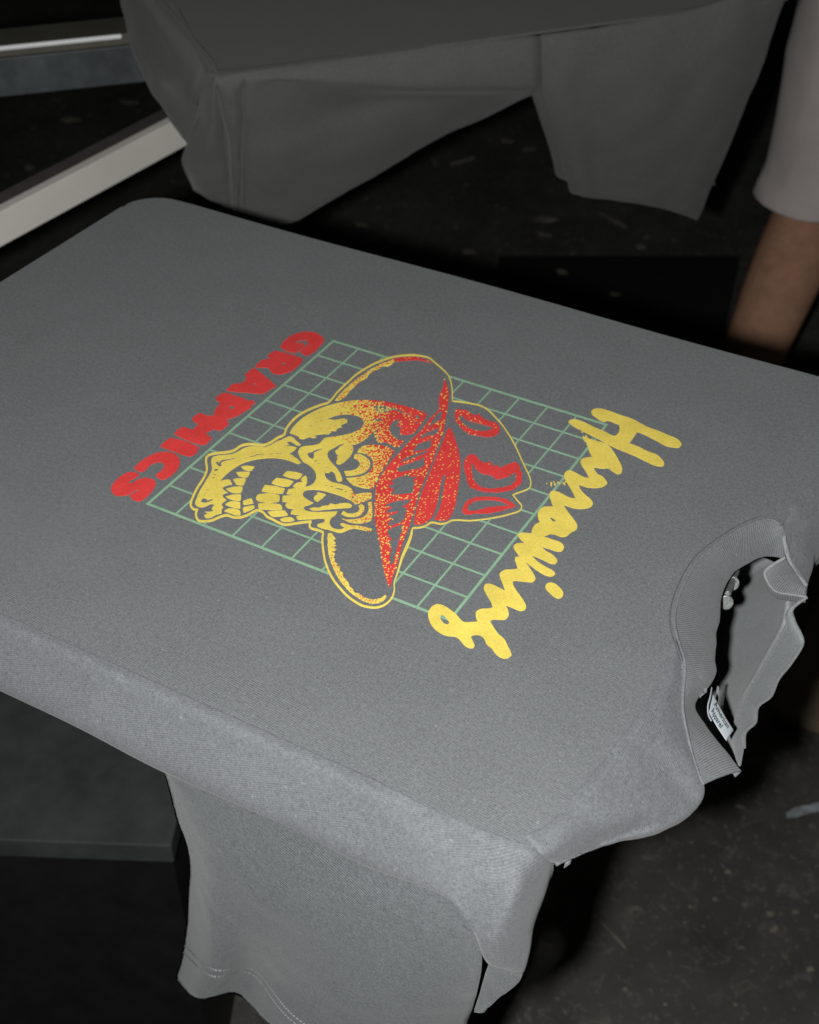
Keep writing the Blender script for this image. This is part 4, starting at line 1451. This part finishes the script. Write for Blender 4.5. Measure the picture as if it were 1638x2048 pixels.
# --- script lettering at the neck side
add('script_print', 'Y', 'W1 355,165 390,130 450,118 600,150 760,210 900,255 1010,310 1120,370 1260,420 1400,480 1520,530 1570,570 1590,610 1560,650 1480,650 1380,630 1230,550 1090,480 990,440 960,480 880,595 1000,640 1140,710 1250,750 1310,800 1355,870 1340,905 1240,900 1120,850 960,770 800,705 680,655 560,595 480,550 380,500 250,430 110,360 45,305 70,275 130,268 220,290 380,365 540,435 680,495 730,450 745,380 735,345 680,320 580,285 540,300 480,280 420,240 370,200', 3)
add('script_print', 'Y', ('W1 240,490 300,520 420,560 540,595 610,640 670,720 740,840 780,940 770,1000 720,1015 650,980 590,935 530,940 450,930 390,920 410,970 470,1030 '
    'W2 1160,210 1240,280 1260,320 1220,360 1100,385 980,375 870,340 890,400 960,480 1040,550 1065,600 1040,640 940,670 820,665 730,640 660,615 720,710 800,810 850,900 840,950 770,990 700,1045 620,1050 540,1020 480,1015 440,1030 385,1045 '
    'W3 1040,265 1180,320 1215,370 1190,425 1130,435 1020,400 910,370 960,420 1060,480 1125,560 1100,600 1040,600 950,560 850,515 775,490 840,560 960,640 1080,710 1095,740 1060,770 980,765 880,715 760,630 685,570 740,650 810,760 825,810 790,850 720,850 620,840 530,835 515,860 560,960 640,1070 695,1170 690,1220 630,1245 560,1225 480,1190 420,1170 '
    'W4 1200,410 1210,490 1170,540 1080,545 990,545 960,570 1000,640 1070,740 1150,810 1200,910 1240,990 1250,1030 1200,1070 1120,1070 1040,1020 970,930 910,880 870,800 820,760 740,755 695,775 720,840 745,900 730,930 680,935 610,900 560,840 520,800 470,775 400,770 320,750 220,690 150,610 115,520 115,440 160,370 230,335 300,345 400,400 500,480 590,575 700,578 785,573 765,520 765,440 830,400 920,395 990,380 970,310 900,190 870,110 890,65 950,55 1040,90 1160,150 1130,60 '
    'W3 334,740 350,720 410,685 500,680 580,670 560,600 545,540 555,510 610,505 560,440 525,370 540,340 600,320 690,325 640,290 600,240 580,205 620,180 700,180 770,185 780,130 830,60 880,40 '
    'W2 310,760 330,690 390,645 460,640 520,640 490,560 470,480 490,435 560,430 650,470 740,515 825,530 790,450 720,330 670,240 675,190 710,155 760,150 850,190 950,240 1010,250 960,150 900,60 '
    'W1 210,850 230,810 290,790 370,780 330,710 310,640 290,600 320,590 260,560'), 3,
    ('W2 475,785 500,785 560,835 545,845 510,838', 'W4 280,490 310,480 370,540 400,590 370,612 310,580 280,530'))
add('script_print', 'Y', 'W3 960,910 985,870 1040,858 1100,880 1170,940 1205,1000 1195,1050 1150,1075 1090,1060 1020,1000 970,950', 3)
for (x, y, r) in [(435, 325, 8), (495, 320, 15), (530, 300, 9), (545, 335, 15), (495, 350, 13), (585, 310, 13), (610, 325, 12), (665, 320, 16), (690, 300, 9), (680, 340, 9)]:
    blob('script_print', 'Y', 1030 + x / 6.825, 920 + y / 6.825, r / 6.825, None, 0, 7)
for (x, y, r) in [(235, 440, 14), (290, 500, 16), (370, 525, 7)]:
    blob('script_print', 'Y', 1130 + x / 6.825, 800 + y / 6.825, r / 6.825, r / 9, .3, 7)


# --- planar overlay: constrained triangulation, topmost layer wins
def solve_print():
    verts, edges = [], []
    lays = []
    for (g, c, rings, clip) in LAY:
        rw = []
        for r in rings:
            d = (ROT.T @ np.c_[(r[:, 0] - 819) / FPX, (r[:, 1] - 1024) / FPX, np.ones(len(r))].T).T
            s = -CAM[2] / d[:, 2]
            W_ = (CAM + d * s[:, None])[:, :2] * 1000.0      # millimetres
            rw.append(W_)
            o = len(verts)
            verts.extend([Vector(p) for p in W_.tolist()])
            edges.extend([(o + i, o + (i + 1) % len(W_)) for i in range(len(W_))])
        cw = None
        if clip is not None:
            d = (ROT.T @ np.c_[(clip[:, 0] - 819) / FPX, (clip[:, 1] - 1024) / FPX, np.ones(len(clip))].T).T
            cw = (CAM + d * (-CAM[2] / d[:, 2])[:, None])[:, :2] * 1000.0
        lays.append((g, c, rw, cw))
    r_ = delaunay_2d_cdt(verts, edges, [], 0, 1e-4)
    V = np.array([p[:] for p in r_[0]])
    F = [f for f in r_[2]]
    T = np.array([f[:3] for f in F])
    C_ = V[T].mean(axis=1)
    own = -np.ones(len(T), int)
    for k, (g, c, rw, cw) in enumerate(lays):
        allp = np.concatenate(rw)
        lo, hi = allp.min(0), allp.max(0)
        idx = np.where((C_[:, 0] >= lo[0]) & (C_[:, 0] <= hi[0]) & (C_[:, 1] >= lo[1]) & (C_[:, 1] <= hi[1]))[0]
        if not len(idx):
            continue
        ins = np.zeros(len(idx), bool)
        for r in rw:
            ins ^= inpoly(r, C_[idx])
        if cw is not None:
            ins &= inpoly(cw, C_[idx])
        own[idx[ins]] = k
    groups = {}
    for t, k in zip(T, own):
        if k < 0 or lays[k][1] == 'K':
            continue
        groups.setdefault((lays[k][0], lays[k][1]), []).append(t)
    mats = {'Y': M_yel, 'R': M_red, 'G': M_grn}
    for (g, c), tris in groups.items():
        tris = np.array(tris)
        used, inv = np.unique(tris, return_inverse=True)
        f = inv.reshape(-1, 3)
        vs = [(V[i][0] / 1000, V[i][1] / 1000, .00035) for i in used]
        fs = []
        for t in f:
            a, b, cc_ = (np.array(vs[i][:2]) for i in t)
            u_, v_ = b - a, cc_ - a
            fs.append(tuple(int(i) for i in (t if u_[0] * v_[1] - u_[1] * v_[0] > 0 else t[::-1])))
        o = mesh(g.split('#')[0], vs, fs, mats[c], sh, False)
        md = o.modifiers.new('ink_film', 'SOLIDIFY')
        md.thickness = .0003
        md.offset = -1


solve_print()
